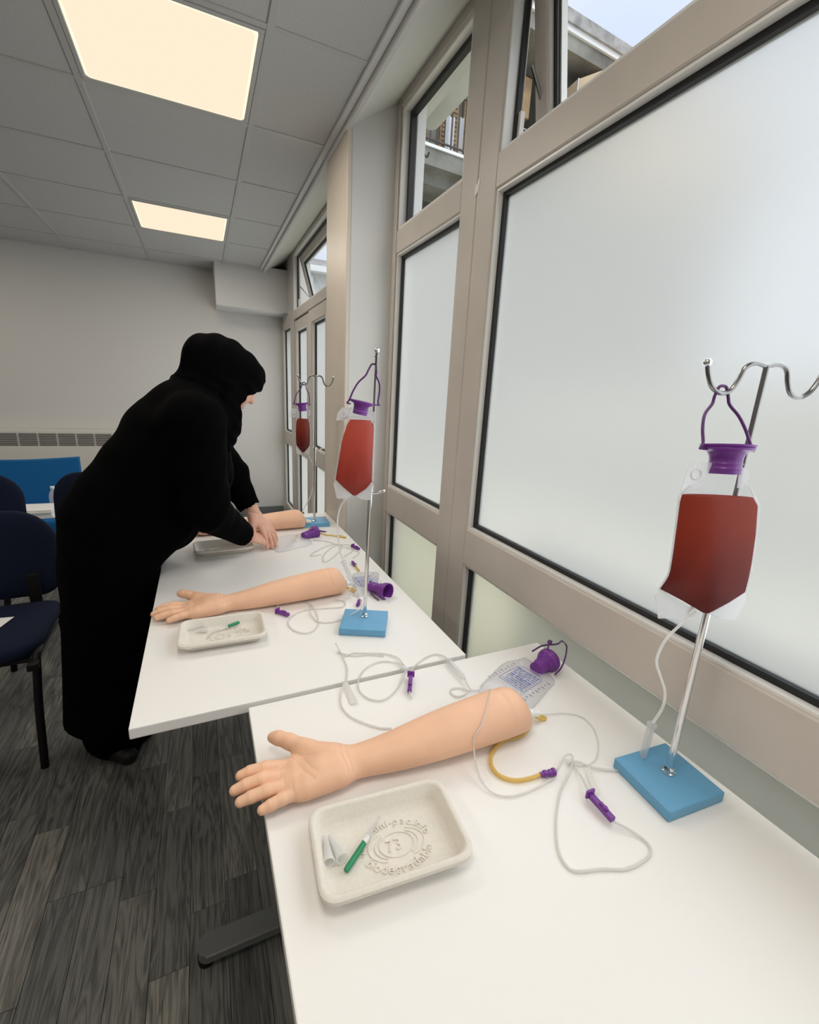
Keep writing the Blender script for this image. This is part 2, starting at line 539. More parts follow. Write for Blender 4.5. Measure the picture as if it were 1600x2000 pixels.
# ---- signed-distance modelling: blended tapered limbs meshed by surface nets
def cap(a, b, ra, rb, k=0.01, flat=None):
    return ('cap', np.array(a, float), np.array(b, float), ra, rb, k, flat)
def ell(c, r, k=0.01, R=None):
    return ('ell', np.array(c, float), np.array(r, float), R, k)
def sdf_grid(prims, lo, hi, h, cuts=(), disp=None, subs=()):
    lo = np.array(lo, float); hi = np.array(hi, float)
    n = np.ceil((hi - lo) / h).astype(int) + 1
    F = np.full(n, 0.06, np.float32)
    X = [lo[i] + h * np.arange(n[i]) for i in range(3)]
    def region(c0, c1, m):
        s = []
        for i in range(3):
            i0 = max(0, int(math.floor((min(c0[i], c1[i]) - m - lo[i]) / h)))
            i1 = min(n[i], int(math.ceil((max(c0[i], c1[i]) + m - lo[i]) / h)) + 1)
            if i1 <= i0: return None
            s.append(slice(i0, i1))
        return tuple(s)
    def dist(p, s):
        x = X[0][s[0]][:, None, None]; y = X[1][s[1]][None, :, None]; z = X[2][s[2]][None, None, :]
        if p[0] == 'cap':
            _, a, b, ra, rb, k, fl = p
            px, py, pz = x - a[0], y - a[1], z - a[2]
            d = b - a
            if fl is not None:
                nn, f = np.array(fl[0], float), fl[1]
                nn = nn / np.linalg.norm(nn)
                w = (px * nn[0] + py * nn[1] + pz * nn[2]) * (f - 1)
                px, py, pz = px + w * nn[0], py + w * nn[1], pz + w * nn[2]
                d = d + nn * (d @ nn) * (f - 1)
            t = np.clip((px * d[0] + py * d[1] + pz * d[2]) / max(d @ d, 1e-12), 0, 1)
            q = np.sqrt((px - t * d[0]) ** 2 + (py - t * d[1]) ** 2 + (pz - t * d[2]) ** 2) - (ra + (rb - ra) * t)
            return q / (1.0 if fl is None else (1 + (fl[1] - 1) * 0.5))
        if p[0] == 'fun': return p[3](x, y, z)
        _, c, r, R, k = p
        px, py, pz = x - c[0], y - c[1], z - c[2]
        if R is not None:
            R = np.array(R, float)
            px, py, pz = [px * R[i][0] + py * R[i][1] + pz * R[i][2] for i in range(3)]
        k0 = np.sqrt((px / r[0]) ** 2 + (py / r[1]) ** 2 + (pz / r[2]) ** 2)
        k1 = np.sqrt((px / r[0] ** 2) ** 2 + (py / r[1] ** 2) ** 2 + (pz / r[2] ** 2) ** 2)
        return k0 * (k0 - 1) / np.maximum(k1, 1e-6)
    def reg(p):
        if p[0] == 'cap': return region(p[1], p[2], max(p[3], p[4]) + 0.03 + 2 * h)
        if p[0] == 'fun': return region(p[1], p[2], 0.0)
        m = max(p[2]) + 0.03 + 2 * h
        return region(p[1], p[1], m)
    for p in prims:
        s = reg(p)
        if s is None: continue
        D = dist(p, s).astype(np.float32)
        k = p[5] if p[0] == 'cap' else p[4]
        A = F[s]
        hh = np.maximum(k - np.abs(A - D), 0) / k
        F[s] = np.minimum(A, D) - hh * hh * k * 0.25
    for p in subs:
        s = reg(p)
        if s is None: continue
        D = -dist(p, s).astype(np.float32)
        k = p[5] if p[0] == 'cap' else p[4]
        A = F[s]
        hh = np.maximum(k - np.abs(A - D), 0) / k
        F[s] = np.maximum(A, D) + hh * hh * k * 0.25
    if disp is not None:
        F += disp(X[0][:, None, None], X[1][None, :, None], X[2][None, None, :]).astype(np.float32)
    for nv, off in cuts:       # keep nv.p >= off
        F = np.maximum(F, (off - (nv[0] * X[0][:, None, None] + nv[1] * X[1][None, :, None] + nv[2] * X[2][None, None, :])).astype(np.float32))
    F[0] = F[-1] = 0.05; F[:, 0] = F[:, -1] = 0.05; F[:, :, 0] = F[:, :, -1] = 0.05
    return F, lo, h
def surface_net(F, lo, h):
    n = F.shape
    ins = F < 0
    c = ins[:-1, :-1, :-1].astype(np.int8)
    tot = np.zeros(c.shape, np.int8)
    for i in (0, 1):
        for j in (0, 1):
            for k in (0, 1):
                tot += ins[i:n[0] - 1 + i, j:n[1] - 1 + j, k:n[2] - 1 + k]
    act = (tot > 0) & (tot < 8)
    idx = np.argwhere(act)
    vid = np.full(act.shape, -1, np.int64)
    vid[act] = np.arange(len(idx))
    corners = [(i, j, k) for i in (0, 1) for j in (0, 1) for k in (0, 1)]
    val = {cc: F[idx[:, 0] + cc[0], idx[:, 1] + cc[1], idx[:, 2] + cc[2]] for cc in corners}
    acc = np.zeros((len(idx), 3)); cnt = np.zeros(len(idx))
    for a in corners:
        for ax in range(3):
            if a[ax] == 0:
                b = list(a); b[ax] = 1; b = tuple(b)
                va, vb = val[a], val[b]
                cr = (va < 0) != (vb < 0)
                t = np.where(cr, va / np.where(np.abs(va - vb) < 1e-12, 1, va - vb), 0)
                for q in range(3):
                    acc[:, q] += np.where(cr, a[q] + (t if q == ax else 0), 0)
                cnt += cr
    V = lo + h * (idx + acc / cnt[:, None])
    faces = []
    for ax in range(3):
        o1, o2 = [(1, 2), (2, 0), (0, 1)][ax]
        sl = [slice(None)] * 3; sl2 = [slice(None)] * 3
        sl[ax] = slice(0, -1); sl2[ax] = slice(1, None)
        A = ins[tuple(sl)]; B = ins[tuple(sl2)]
        e = np.argwhere(A != B)
        e = e[(e[:, o1] > 0) & (e[:, o2] > 0) & (e[:, o1] < n[o1] - 1) & (e[:, o2] < n[o2] - 1)]
        flip = A[e[:, 0], e[:, 1], e[:, 2]]
        q = []
        for d1, d2 in ((-1, -1), (0, -1), (0, 0), (-1, 0)):
            f = e.copy(); f[:, o1] += d1; f[:, o2] += d2
            q.append(vid[f[:, 0], f[:, 1], f[:, 2]])
        q = np.stack(q, 1)
        q[~flip] = q[~flip][:, ::-1]
        faces.append(q)
    return V, np.concatenate(faces)
def net_mesh(name, parts):
    Vs, Fs, off = [], [], 0
    for V, Q in parts:
        Vs.append(V); Fs.append(Q + off); off += len(V)
    V = np.concatenate(Vs); Q = np.concatenate(Fs)
    me = bpy.data.meshes.new(name)
    me.vertices.add(len(V)); me.vertices.foreach_set('co', V.astype(np.float32).ravel())
    me.loops.add(Q.size); me.loops.foreach_set('vertex_index', Q.astype(np.int32).ravel())
    me.polygons.add(len(Q))
    me.polygons.foreach_set('loop_start', np.arange(0, Q.size, 4, dtype=np.int32))
    me.polygons.foreach_set('loop_total', np.full(len(Q), 4, np.int32))
    me.polygons.foreach_set('use_smooth', np.ones(len(Q), bool))
    me.update(calc_edges=True)
    me.validate()
    return me
def sdf_obj(name, m, parent, grids):
    me = net_mesh(name, [surface_net(*g) for g in grids])
    return link(name, me, m, parent, True, False)

B = {}
B['near_tube_loop'] = [(0.7117, 0.4455, 0.734), (0.6897, 0.4483, 0.731), (0.6682, 0.4555, 0.731), (0.6331, 0.4736, 0.734), (0.6137, 0.4933, 0.736), (0.5979, 0.4991, 0.734)]
B['near_tube_a'] = [(0.5601, 0.4925, 0.736), (0.5931, 0.5088, 0.74), (0.6081, 0.5088, 0.742), (0.6063, 0.4997, 0.74), (0.5846, 0.4829, 0.736), (0.5386, 0.4573, 0.731), (0.497, 0.4217, 0.731), (0.4637, 0.3826, 0.731), (0.454, 0.3577, 0.731), (0.4611, 0.3412, 0.731), (0.5006, 0.3283, 0.731), (0.5331, 0.3151, 0.731), (0.5678, 0.3131, 0.731), (0.591, 0.318, 0.731), (0.6004, 0.3317, 0.731), (0.5926, 0.3515, 0.734), (0.574, 0.3717, 0.74)]
B['near_clamp'] = [(0.5739, 0.43, 0.742), (0.5738, 0.3757, 0.74)]
B['near_tube_b'] = [(0.5773, 0.4309, 0.742), (0.5913, 0.4596, 0.738), (0.6017, 0.4859, 0.734), (0.6044, 0.4965, 0.734)]
B['near_tag'] = [(0.6174, 0.4785, 0.734), (0.6228, 0.4737, 0.74), (0.5945, 0.4228, 0.74), (0.5896, 0.4307, 0.734)]
B['near_thin'] = [(0.5432, 0.4828, 0.734), (0.5028, 0.476, 0.731), (0.4485, 0.4764, 0.731), (0.4201, 0.492, 0.731), (0.4104, 0.5206, 0.731), (0.4237, 0.5692, 0.732), (0.4254, 0.5761, 0.758), (0.4302, 0.573, 0.79), (0.4422, 0.5772, 0.809), (0.4659, 0.5954, 0.819), (0.4982, 0.6327, 0.81), (0.5287, 0.6699, 0.788), (0.5503, 0.7085, 0.758)]
B['thin2'] = [(0.6404, 0.6241, 0.734), (0.6924, 0.6135, 0.731), (0.7208, 0.5906, 0.731), (0.7185, 0.5548, 0.731), (0.6941, 0.518, 0.731), (0.6624, 0.492, 0.731), (0.6371, 0.4844, 0.731), (0.6174, 0.4869, 0.731), (0.6035, 0.4954, 0.733)]
B['yellow_a'] = [(0.586, 0.6334, 0.758), (0.5976, 0.626, 0.75), (0.5999, 0.6171, 0.742), (0.584, 0.6012, 0.735), (0.5526, 0.5895, 0.733), (0.5105, 0.5908, 0.733), (0.4741, 0.5738, 0.733), (0.4558, 0.5505, 0.733), (0.4555, 0.5256, 0.733), (0.475, 0.5059, 0.733), (0.5042, 0.4992, 0.733), (0.5274, 0.4975, 0.734)]
B['yellow_conn'] = [(0.5266, 0.4968, 0.735), (0.5575, 0.491, 0.736)]
B['yellow_b'] = [(0.59, 0.6312, 0.756), (0.6095, 0.6226, 0.744), (0.6284, 0.6133, 0.734), (0.6411, 0.6148, 0.733), (0.6239, 0.6224, 0.74), (0.6037, 0.6332, 0.748)]
B['p1'] = [(0.291, 1.0382, 0.744), (0.2954, 1.0136, 0.736), (0.2958, 0.9767, 0.731), (0.2929, 0.9401, 0.731), (0.2799, 0.9007, 0.731), (0.2609, 0.8662, 0.734), (0.2497, 0.8436, 0.731), (0.2412, 0.8101, 0.731), (0.2463, 0.7772, 0.731), (0.2609, 0.7519, 0.731), (0.292, 0.7194, 0.731), (0.3175, 0.7065, 0.731)]
B['p2'] = [(0.299, 0.9878, 0.731), (0.3262, 0.9956, 0.731), (0.3641, 0.982, 0.731), (0.4013, 0.9662, 0.731), (0.4267, 0.9361, 0.733), (0.427, 0.8974, 0.736)]
B['p2b'] = [(0.2899, 1.0137, 0.731), (0.3227, 0.9843, 0.731), (0.3617, 0.9753, 0.731), (0.3979, 0.9573, 0.731)]
B['loop1'] = [(0.427, 0.8974, 0.736), (0.401, 0.9291, 0.731), (0.3698, 0.9355, 0.731), (0.3344, 0.9204, 0.731), (0.3085, 0.8902, 0.731), (0.2954, 0.8578, 0.731), (0.2961, 0.8301, 0.731), (0.3076, 0.807, 0.731), (0.33, 0.7949, 0.731), (0.3559, 0.804, 0.731), (0.3828, 0.8254, 0.731), (0.4096, 0.8572, 0.734), (0.4297, 0.8779, 0.736)]
B['p3'] = [(0.4297, 0.8779, 0.736), (0.4388, 0.8731, 0.734), (0.4667, 0.8957, 0.731), (0.499, 0.9134, 0.731), (0.5286, 0.918, 0.731), (0.5434, 0.9001, 0.734), (0.5425, 0.874, 0.738)]
B['chamber_flat'] = [(0.5416, 0.8726, 0.739), (0.5413, 0.7883, 0.739)]
B['p4'] = [(0.5413, 0.7883, 0.739), (0.5382, 0.7688, 0.736), (0.5388, 0.7512, 0.734), (0.5537, 0.7457, 0.734)]
B['p5'] = [(0.5322, 0.7497, 0.734), (0.52, 0.7705, 0.731), (0.5018, 0.7753, 0.731), (0.4896, 0.7659, 0.731), (0.4935, 0.7488, 0.731), (0.5089, 0.745, 0.731), (0.5223, 0.7469, 0.733)]
B['clamp2'] = [(0.4267, 0.8504, 0.74), (0.3972, 0.7941, 0.738)]
B['stub2'] = [(0.3972, 0.7941, 0.738), (0.3948, 0.7767, 0.732)]
B['conn2'] = [(0.4229, 0.8942, 0.736), (0.4245, 0.8663, 0.736)]
B['tag2'] = [(0.2627, 0.8806, 0.732), (0.2733, 0.875, 0.74), (0.2763, 0.7999, 0.738), (0.2615, 0.8079, 0.731)]
B['bagflat'] = [(0.5467, 0.7503, 0.734), (0.6811, 0.8206, 0.734), (0.7556, 0.825, 0.738), (0.7596, 0.7118, 0.738), (0.6618, 0.6665, 0.734), (0.5934, 0.635, 0.734)]
B['cap_near'] = [(0.7153, 0.7477, 0.744), (0.7855, 0.7692, 0.75)]
B['bail_near'] = [(0.7578, 0.8061, 0.758), (0.7955, 0.8112, 0.764), (0.8386, 0.804, 0.764), (0.8609, 0.8091, 0.766), (0.8595, 0.7893, 0.762), (0.8245, 0.756, 0.754), (0.7933, 0.7353, 0.744), (0.7652, 0.7252, 0.738)]
B['knob_near'] = [(0.7745, 0.7592, 0.763), (0.7969, 0.7693, 0.764)]
B['m_loop1'] = [(0.1747, 1.2947, 0.734), (0.1918, 1.3465, 0.731), (0.2265, 1.3621, 0.731), (0.266, 1.3451, 0.731), (0.2853, 1.2891, 0.731), (0.2836, 1.2121, 0.731), (0.2655, 1.1541, 0.731), (0.2323, 1.1355, 0.731), (0.2012, 1.1672, 0.731), (0.1971, 1.2186, 0.731), (0.2289, 1.2614, 0.731), (0.2725, 1.2751, 0.731), (0.3221, 1.2657, 0.731), (0.375, 1.2591, 0.731), (0.3898, 1.2923, 0.731), (0.3656, 1.3162, 0.731)]
B['m_loop2'] = [(0.2742, 1.2829, 0.734), (0.2683, 1.2337, 0.733), (0.2785, 1.1907, 0.731), (0.3096, 1.1736, 0.731), (0.3481, 1.1775, 0.734)]
B['m_loop2b'] = [(0.3481, 1.1775, 0.734), (0.3788, 1.1643, 0.754), (0.4157, 1.198, 0.752), (0.4419, 1.2965, 0.734), (0.4544, 1.3685, 0.734)]
B['m_clamp'] = [(0.1737, 1.2874, 0.736), (0.204, 1.2495, 0.736)]
B['m_conn'] = [(0.4184, 1.2458, 0.734), (0.4376, 1.278, 0.734)]
B['m_yellow'] = [(0.4035, 1.3703, 0.748), (0.4263, 1.373, 0.736), (0.4469, 1.3451, 0.732), (0.4471, 1.3688, 0.733), (0.4206, 1.3789, 0.74)]
B['m_bag'] = [(0.486, 1.5175, 0.732), (0.5861, 1.4971, 0.732), (0.5076, 1.3125, 0.732), (0.4274, 1.3179, 0.732)]
B['m_cap'] = [(0.5034, 1.3384, 0.746), (0.5352, 1.2756, 0.752)]
B['m_bail'] = [(0.5071, 1.3495, 0.758), (0.5077, 1.3823, 0.748), (0.4971, 1.341, 0.74), (0.4897, 1.3094, 0.736), (0.4993, 1.2658, 0.732)]
B['f_loop1'] = [(0.4206, 1.7424, 0.731), (0.3785, 1.7359, 0.731), (0.3945, 1.7694, 0.731), (0.4742, 1.8415, 0.731), (0.5293, 1.8475, 0.731), (0.5269, 1.7983, 0.731), (0.4741, 1.714, 0.731), (0.4279, 1.6604, 0.731), (0.4124, 1.6651, 0.731), (0.4362, 1.7443, 0.731), (0.5064, 1.8324, 0.731), (0.5645, 1.8303, 0.731), (0.5661, 1.7595, 0.731), (0.5029, 1.6846, 0.734)]
B['f_loop2'] = [(0.4315, 1.9344, 0.731), (0.4881, 1.896, 0.731), (0.528, 1.8262, 0.731), (0.5655, 1.7578, 0.734), (0.5795, 1.7154, 0.731), (0.5362, 1.6643, 0.731)]
B['f_yellow'] = [(0.435, 2.0829, 0.748), (0.4947, 2.0092, 0.732), (0.5327, 1.9743, 0.732), (0.5841, 1.9281, 0.732), (0.5587, 1.9786, 0.731)]
B['f_clamp'] = [(0.5735, 1.7984, 0.736), (0.5912, 1.7514, 0.736)]
B['f_conn'] = [(0.517, 1.617, 0.735), (0.517, 1.5766, 0.735)]
B['f_conn2'] = [(0.517, 1.5766, 0.735), (0.5158, 1.5216, 0.733)]
B['f_bag'] = [(0.2472, 2.0204, 0.732), (0.4237, 2.0532, 0.732), (0.4199, 1.8826, 0.732), (0.2501, 1.8087, 0.732)]
B['f_cap'] = [(0.4021, 1.9714, 0.744), (0.461, 2.0009, 0.75)]
B['f_bit'] = [(0.2841, 2.3403, 0.734), (0.3163, 2.3122, 0.734)]
B['f_white'] = [(0.3715, 2.0068, 0.738), (0.3376, 1.9227, 0.736), (0.2998, 1.8574, 0.733)]
B['tray_near'] = [(0.1147, 0.5448, 0.758), (0.1246, 0.5645, 0.758), (0.3341, 0.549, 0.758), (0.3508, 0.5332, 0.758), (0.3303, 0.4142, 0.758), (0.3159, 0.3957, 0.758), (0.2934, 0.3934, 0.758), (0.1285, 0.4231, 0.758), (0.1091, 0.4351, 0.758), (0.1023, 0.4496, 0.758)]
B['tray_mid'] = [(-0.0992, 1.2027, 0.753), (-0.0873, 1.2797, 0.753), (0.1272, 1.2684, 0.753), (0.1324, 1.1415, 0.753), (0.122, 1.1115, 0.753), (-0.0795, 1.1482, 0.753)]
B['tray_far'] = [(-0.0722, 1.9714, 0.753), (0.156, 1.9793, 0.753), (0.1663, 1.8702, 0.753), (-0.052, 1.8253, 0.753)]
B['needle_near'] = [(0.2219, 0.5223, 0.736), (0.1927, 0.4982, 0.737), (0.1846, 0.4911, 0.737), (0.1469, 0.4631, 0.737)]
B['caps_near'] = [(0.1347, 0.526, 0.736), (0.1283, 0.4798, 0.739), (0.1351, 0.5241, 0.738), (0.1424, 0.4788, 0.737)]
B['needle_mid'] = [(-0.0125, 1.2118, 0.736), (0.0285, 1.2249, 0.737), (0.0312, 1.227, 0.737), (0.0621, 1.2439, 0.737)]
B['caps_mid'] = [(-0.0748, 1.2461, 0.737), (-0.0286, 1.2578, 0.738), (-0.0583, 1.2502, 0.738), (-0.0235, 1.2344, 0.74)]
B['base_near'] = [(0.677, 0.4631, 0.748), (0.8042, 0.4539, 0.748), (0.7938, 0.3369, 0.748), (0.6699, 0.3437, 0.748)]
B['base_mid'] = [(0.371, 1.207, 0.748), (0.4854, 1.1543, 0.748), (0.4328, 1.0491, 0.748), (0.3184, 1.1008, 0.748)]
B['base_far'] = [(0.4376, 2.2588, 0.746), (0.5694, 2.2469, 0.746), (0.5536, 2.1322, 0.746), (0.4345, 2.1532, 0.746)]
B['pole_near'] = [(0.7413, 0.4023, 0.748)]
B['pole_mid'] = [(0.4071, 1.1431, 0.748)]
B['pole_far'] = [(0.491, 2.1766, 0.746)]
B['hang_near'] = [(0.7428, 0.4017, 1.4611), (0.7264, 0.4081, 1.4629), (0.7137, 0.413, 1.4559), (0.7073, 0.4155, 1.44), (0.6991, 0.4186, 1.4253), (0.6868, 0.4234, 1.4218), (0.6736, 0.4285, 1.4289), (0.6649, 0.4319, 1.4425), (0.6593, 0.434, 1.4583)]
B['hang_near_r'] = [(0.7428, 0.4017, 1.4611), (0.7596, 0.3952, 1.4663), (0.7724, 0.3903, 1.4621), (0.7826, 0.3863, 1.4458), (0.7923, 0.3825, 1.4342), (0.8087, 0.3762, 1.4286), (0.8245, 0.3701, 1.4309)]
B['bag_near_liq'] = [(0.634, 0.4182, 1.272), (0.7385, 0.3777, 1.2701), (0.7461, 0.3748, 1.2515), (0.76, 0.3694, 1.1224), (0.7614, 0.3688, 1.1163), (0.7088, 0.3892, 1.0848), (0.6327, 0.4187, 1.1232), (0.643, 0.4147, 1.1577)]
B['bag_near_film'] = [(0.6654, 0.406, 1.3213), (0.7141, 0.3871, 1.316), (0.6642, 0.4065, 1.31), (0.6358, 0.4175, 1.2705), (0.7427, 0.3761, 1.2593), (0.766, 0.3671, 1.1138), (0.7624, 0.3684, 1.0779), (0.6336, 0.4183, 1.1059)]
B['bag_near_flange'] = [(0.6226, 0.4226, 1.3289), (0.6284, 0.4203, 1.2779), (0.6594, 0.4083, 1.3321), (0.7306, 0.3808, 1.3243), (0.7309, 0.3807, 1.3016)]
B['cap_hang_near'] = [(0.6549, 0.4101, 1.3466), (0.7221, 0.3841, 1.344), (0.688, 0.3972, 1.3497), (0.6904, 0.3963, 1.3395), (0.6635, 0.4068, 1.3301), (0.7115, 0.3882, 1.3271), (0.6656, 0.406, 1.3138), (0.7117, 0.3881, 1.3106)]
B['bail_hang_near'] = [(0.6454, 0.4138, 1.3505), (0.6454, 0.4138, 1.3708), (0.6468, 0.4132, 1.3907), (0.6549, 0.4101, 1.4052), (0.6591, 0.4085, 1.4179), (0.6628, 0.407, 1.4264), (0.6694, 0.4045, 1.4281), (0.6786, 0.4009, 1.4245), (0.6863, 0.3979, 1.4125), (0.6996, 0.3928, 1.3956), (0.7103, 0.3886, 1.3748), (0.7193, 0.3852, 1.3556), (0.7289, 0.3814, 1.3458)]
B['bag_near_tube'] = [(0.6947, 0.3947, 1.0871), (0.6806, 0.4001, 1.067), (0.659, 0.4085, 1.0346), (0.6523, 0.4111, 0.997), (0.6634, 0.4068, 0.9685), (0.6764, 0.4018, 0.9393), (0.6787, 0.4008, 0.9094), (0.6698, 0.4043, 0.8808)]
B['ch_bot'] = [(0.7264, 0.4462, 0.74)]
B['chamber_near'] = [(0.7318, 0.4441, 0.8291), (0.7269, 0.446, 0.7424)]
B['hang_mid'] = [(0.4172, 1.1397, 1.4929), (0.4108, 1.1419, 1.5012), (0.43, 1.1355, 1.4813), (0.4209, 1.1385, 1.4556)]
B['mid_clip'] = [(0.4114, 1.1417, 1.119), (0.4462, 1.1301, 1.123)]
B['bag_mid'] = [(0.339, 1.1645, 1.3245), (0.3943, 1.1399, 1.3316), (0.4034, 1.1359, 1.3122), (0.4078, 1.1339, 1.1468), (0.3673, 1.1519, 1.123), (0.322, 1.172, 1.1634), (0.3252, 1.1706, 1.2265), (0.3225, 1.1718, 1.1105), (0.4087, 1.1335, 1.1108), (0.3628, 1.1539, 1.3691), (0.4181, 1.1293, 1.3592), (0.3627, 1.154, 1.3782), (0.4157, 1.1304, 1.4361), (0.3693, 1.151, 1.3499), (0.4063, 1.1346, 1.3415)]
B['bag_mid_tube'] = [(0.3609, 1.1547, 1.1184), (0.3394, 1.1643, 1.0925), (0.3295, 1.1687, 1.0552), (0.3299, 1.1685, 1.0104), (0.3357, 1.1659, 0.9589), (0.3441, 1.1622, 0.9284)]
B['m_ch'] = [(0.3667, 1.2388, 0.8976), (0.3951, 1.2262, 0.8233)]
B['hang_far'] = [(0.4991, 2.173, 1.4552), (0.475, 2.1837, 1.447), (0.4618, 2.1896, 1.4301), (0.4508, 2.1945, 1.4225), (0.44, 2.1993, 1.4358), (0.4338, 2.202, 1.4744), (0.5231, 2.1623, 1.4681), (0.5362, 2.1565, 1.4458), (0.5494, 2.1506, 1.442), (0.5558, 2.1478, 1.4699)]
B['bag_far'] = [(0.425, 2.2059, 1.2558), (0.481, 2.1811, 1.2662), (0.4876, 2.1781, 1.2303), (0.4828, 2.1802, 1.1443), (0.453, 2.1935, 1.0979), (0.4216, 2.2075, 1.1335), (0.4214, 2.2075, 1.3343), (0.4878, 2.178, 1.3262), (0.4299, 2.2037, 1.2992), (0.4788, 2.182, 1.2948), (0.4531, 2.1935, 1.4296)]
B['bag_far_tube'] = [(0.4599, 2.1904, 1.0933), (0.487, 2.1784, 1.0318), (0.4891, 2.1774, 0.955), (0.4726, 2.1848, 0.8759), (0.4537, 2.1932, 0.8352), (0.4345, 2.2017, 0.7941)]

# ------------------------------------------------------------------ the room
random.seed(7)
CZ, XW, YB, XL, YF = 2.457, 0.825, 5.14, -3.4, -2.6
TZ = 0.728
E = 'structure'

# floor: laminate strips over a dark joint
fl = struct('floor', MB().box((XL, YF, -0.08), (1.0, YB, -0.004)), M['screed'], 'dark grey-brown wood-look plank floor')
PW, PL = 0.089, 0.48
pm = MB().box((-PW / 2 + 0.0005, -PL / 2 + 0.0005, -0.004), (PW / 2 - 0.0005, PL / 2 - 0.0005, 0.0), 0.0006, 1)
plank_me = None
rest = MB()
nplk = 0
cols = int((0.98 - XL) / PW)
offs = [random.random() for _ in range(cols)]
for i in range(cols):
    x = XL + PW * (i + 0.5)
    y = YF - offs[i] * PL + PL / 2
    while y < YB + PL / 2:
        near = -1.75 < x < 0.22 and 0.35 < y < 4.6 and nplk < 298
        if near:
            if plank_me is None:
                o = pm.build('plank', M['plank'], fl, False)
                plank_me = o.data
            else:
                o = bpy.data.objects.new('plank', plank_me)
                COL.objects.link(o); o.parent = fl
                WM[o.name] = Matrix.Identity(4)
            o.location = (x, y, 0)
            nplk += 1
        else:
            y0, y1 = max(YF, y - PL / 2 + 0.0005), min(YB, y + PL / 2 - 0.0005)
            if y1 > y0: rest.box((x - PW / 2 + 0.0005, y0, -0.004), (x + PW / 2 - 0.0005, y1, 0.0))
        y += PL
r_ = rest.build('outer_planks', M['plank'], fl)
tag(r_, kind='stuff')

# ceiling: lay-in tiles in a pale grid
ce = struct('ceiling', MB().box((XL - 0.1, YF - 0.1, CZ + 0.06), (0.62, YB + 0.1, CZ + 0.16)), M['slab'], 'suspended ceiling of pale square tiles in a metal grid')
gx = [0.262 - 0.6 * k for k in range(0, 7)]
gy = [1.745 + 0.597 * k for k in range(-7, 6)]
LIGHTS = {(0, 7), (0, 10), (0, 4), (0, 1), (3, 7), (3, 10), (3, 4), (3, 1)}   # (column, row) of tiles that are lamps
xs = [0.585] + gx
tile_me = {}
for ci in range(len(xs) - 1):
    x1, x0 = xs[ci], xs[ci + 1]
    for ri in range(len(gy) - 1 + 1):
        y0 = gy[ri]; y1 = gy[ri + 1] if ri + 1 < len(gy) else YB + 0.0
        if y0 > YB: continue
        y1 = min(y1, YB)
        if (ci - 1, ri) in LIGHTS: continue
        key = (round(x1 - x0, 3), round(y1 - y0, 3))
        if key not in tile_me:
            w, d = key
            o = MB().box((-w / 2 + 0.007, -d / 2 + 0.007, 0), (w / 2 - 0.007, d / 2 - 0.007, 0.015), 0.003, 1).build('ceiling_tile', M['tile'], ce, False)
            tile_me[key] = o.data
        else:
            o = bpy.data.objects.new('ceiling_tile', tile_me[key]); COL.objects.link(o); o.parent = ce
        o.location = ((x0 + x1) / 2, (y0 + y1) / 2, CZ + 0.001)
for x in gx:
    MB().box((x - 0.012, YF, CZ - 0.004), (x + 0.012, YB, CZ + 0.03), 0.002, 1).build('grid_rail', M['grid'], ce)
for y in gy:
    if y < YB: MB().box((XL, y - 0.012, CZ - 0.003), (0.59, y + 0.012, CZ + 0.029), 0.002, 1).build('cross_rail', M['grid'], ce)

# edge trim of the ceiling by the windows, sloped soffit up to the window heads, boxed beam in the far corner
struct('trim_1', MB().box((0.575, YF, CZ - 0.012), (0.602, YB, CZ + 0.04), 0.003, 1).box((0.602, YF, CZ - 0.032), (0.624, YB, CZ + 0.04), 0.004, 1), M['soffit'], 'stepped pale edge trim along the ceiling by the windows')
so = MB().loft([[(0.622, YF, CZ - 0.02), (0.87, YF, 2.60), (0.87, YF, 2.70), (0.622, YF, 2.70)], [(0.622, YB, CZ - 0.02), (0.87, YB, 2.60), (0.87, YB, 2.70), (0.622, YB, 2.70)]])
struct('trim_2', so, M['soffit'], 'sloped pale soffit between ceiling edge and window heads')
struct('trim_3', MB().box((0.183, 4.78, 2.098), (0.90, YB + 0.05, CZ + 0.02), 0.004, 1), M['wall'], 'boxed-in beam in the far corner under the ceiling')

struct('wall_back', MB().box((XL - 0.1, YB, 0), (1.0, YB + 0.12, 2.7)), M['wall'], 'plain pale back wall')
struct('wall_left', MB().box((XL - 0.1, YF - 0.1, 0), (XL, YB + 0.1, 2.7)), M['wall'])
struct('wall_front', MB().box((XL - 0.1, YF - 0.1, 0), (1.0, YF, 2.7)), M['wall'])
bb = struct('baseboard_back', MB().box((XL, YB - 0.015, 0), (0.80, YB - 0.001, 0.085), 0.004, 1), M['skirting'], 'dark grey skirting along the back wall')

# pier between the two window bays, with a tan slab on its room side
pier = struct('wall_pier', MB().box((0.632, 2.088, 0), (0.935, 2.43, 2.62)), M['soffit'], 'pale pier between the two window bays')
MB().box((0.612, 2.086, 0), (0.6315, 2.43, 2.52), 0.003, 1).build('tan_slab', M['tan_side'], pier)
# solid walls: beyond the window bays, above and below them
struct('wall_window', MB().box((0.83, YF, 0), (1.02, -1.0, 2.7)).box((0.90, -1.0, 2.62), (1.02, YB, 2.95)).box((0.86, YF, -0.05), (1.02, YB, 0.05)).box((0.83, 4.66, 2.015), (1.02, YB, 2.62)), M['soffit'], 'solid parts of the window wall')

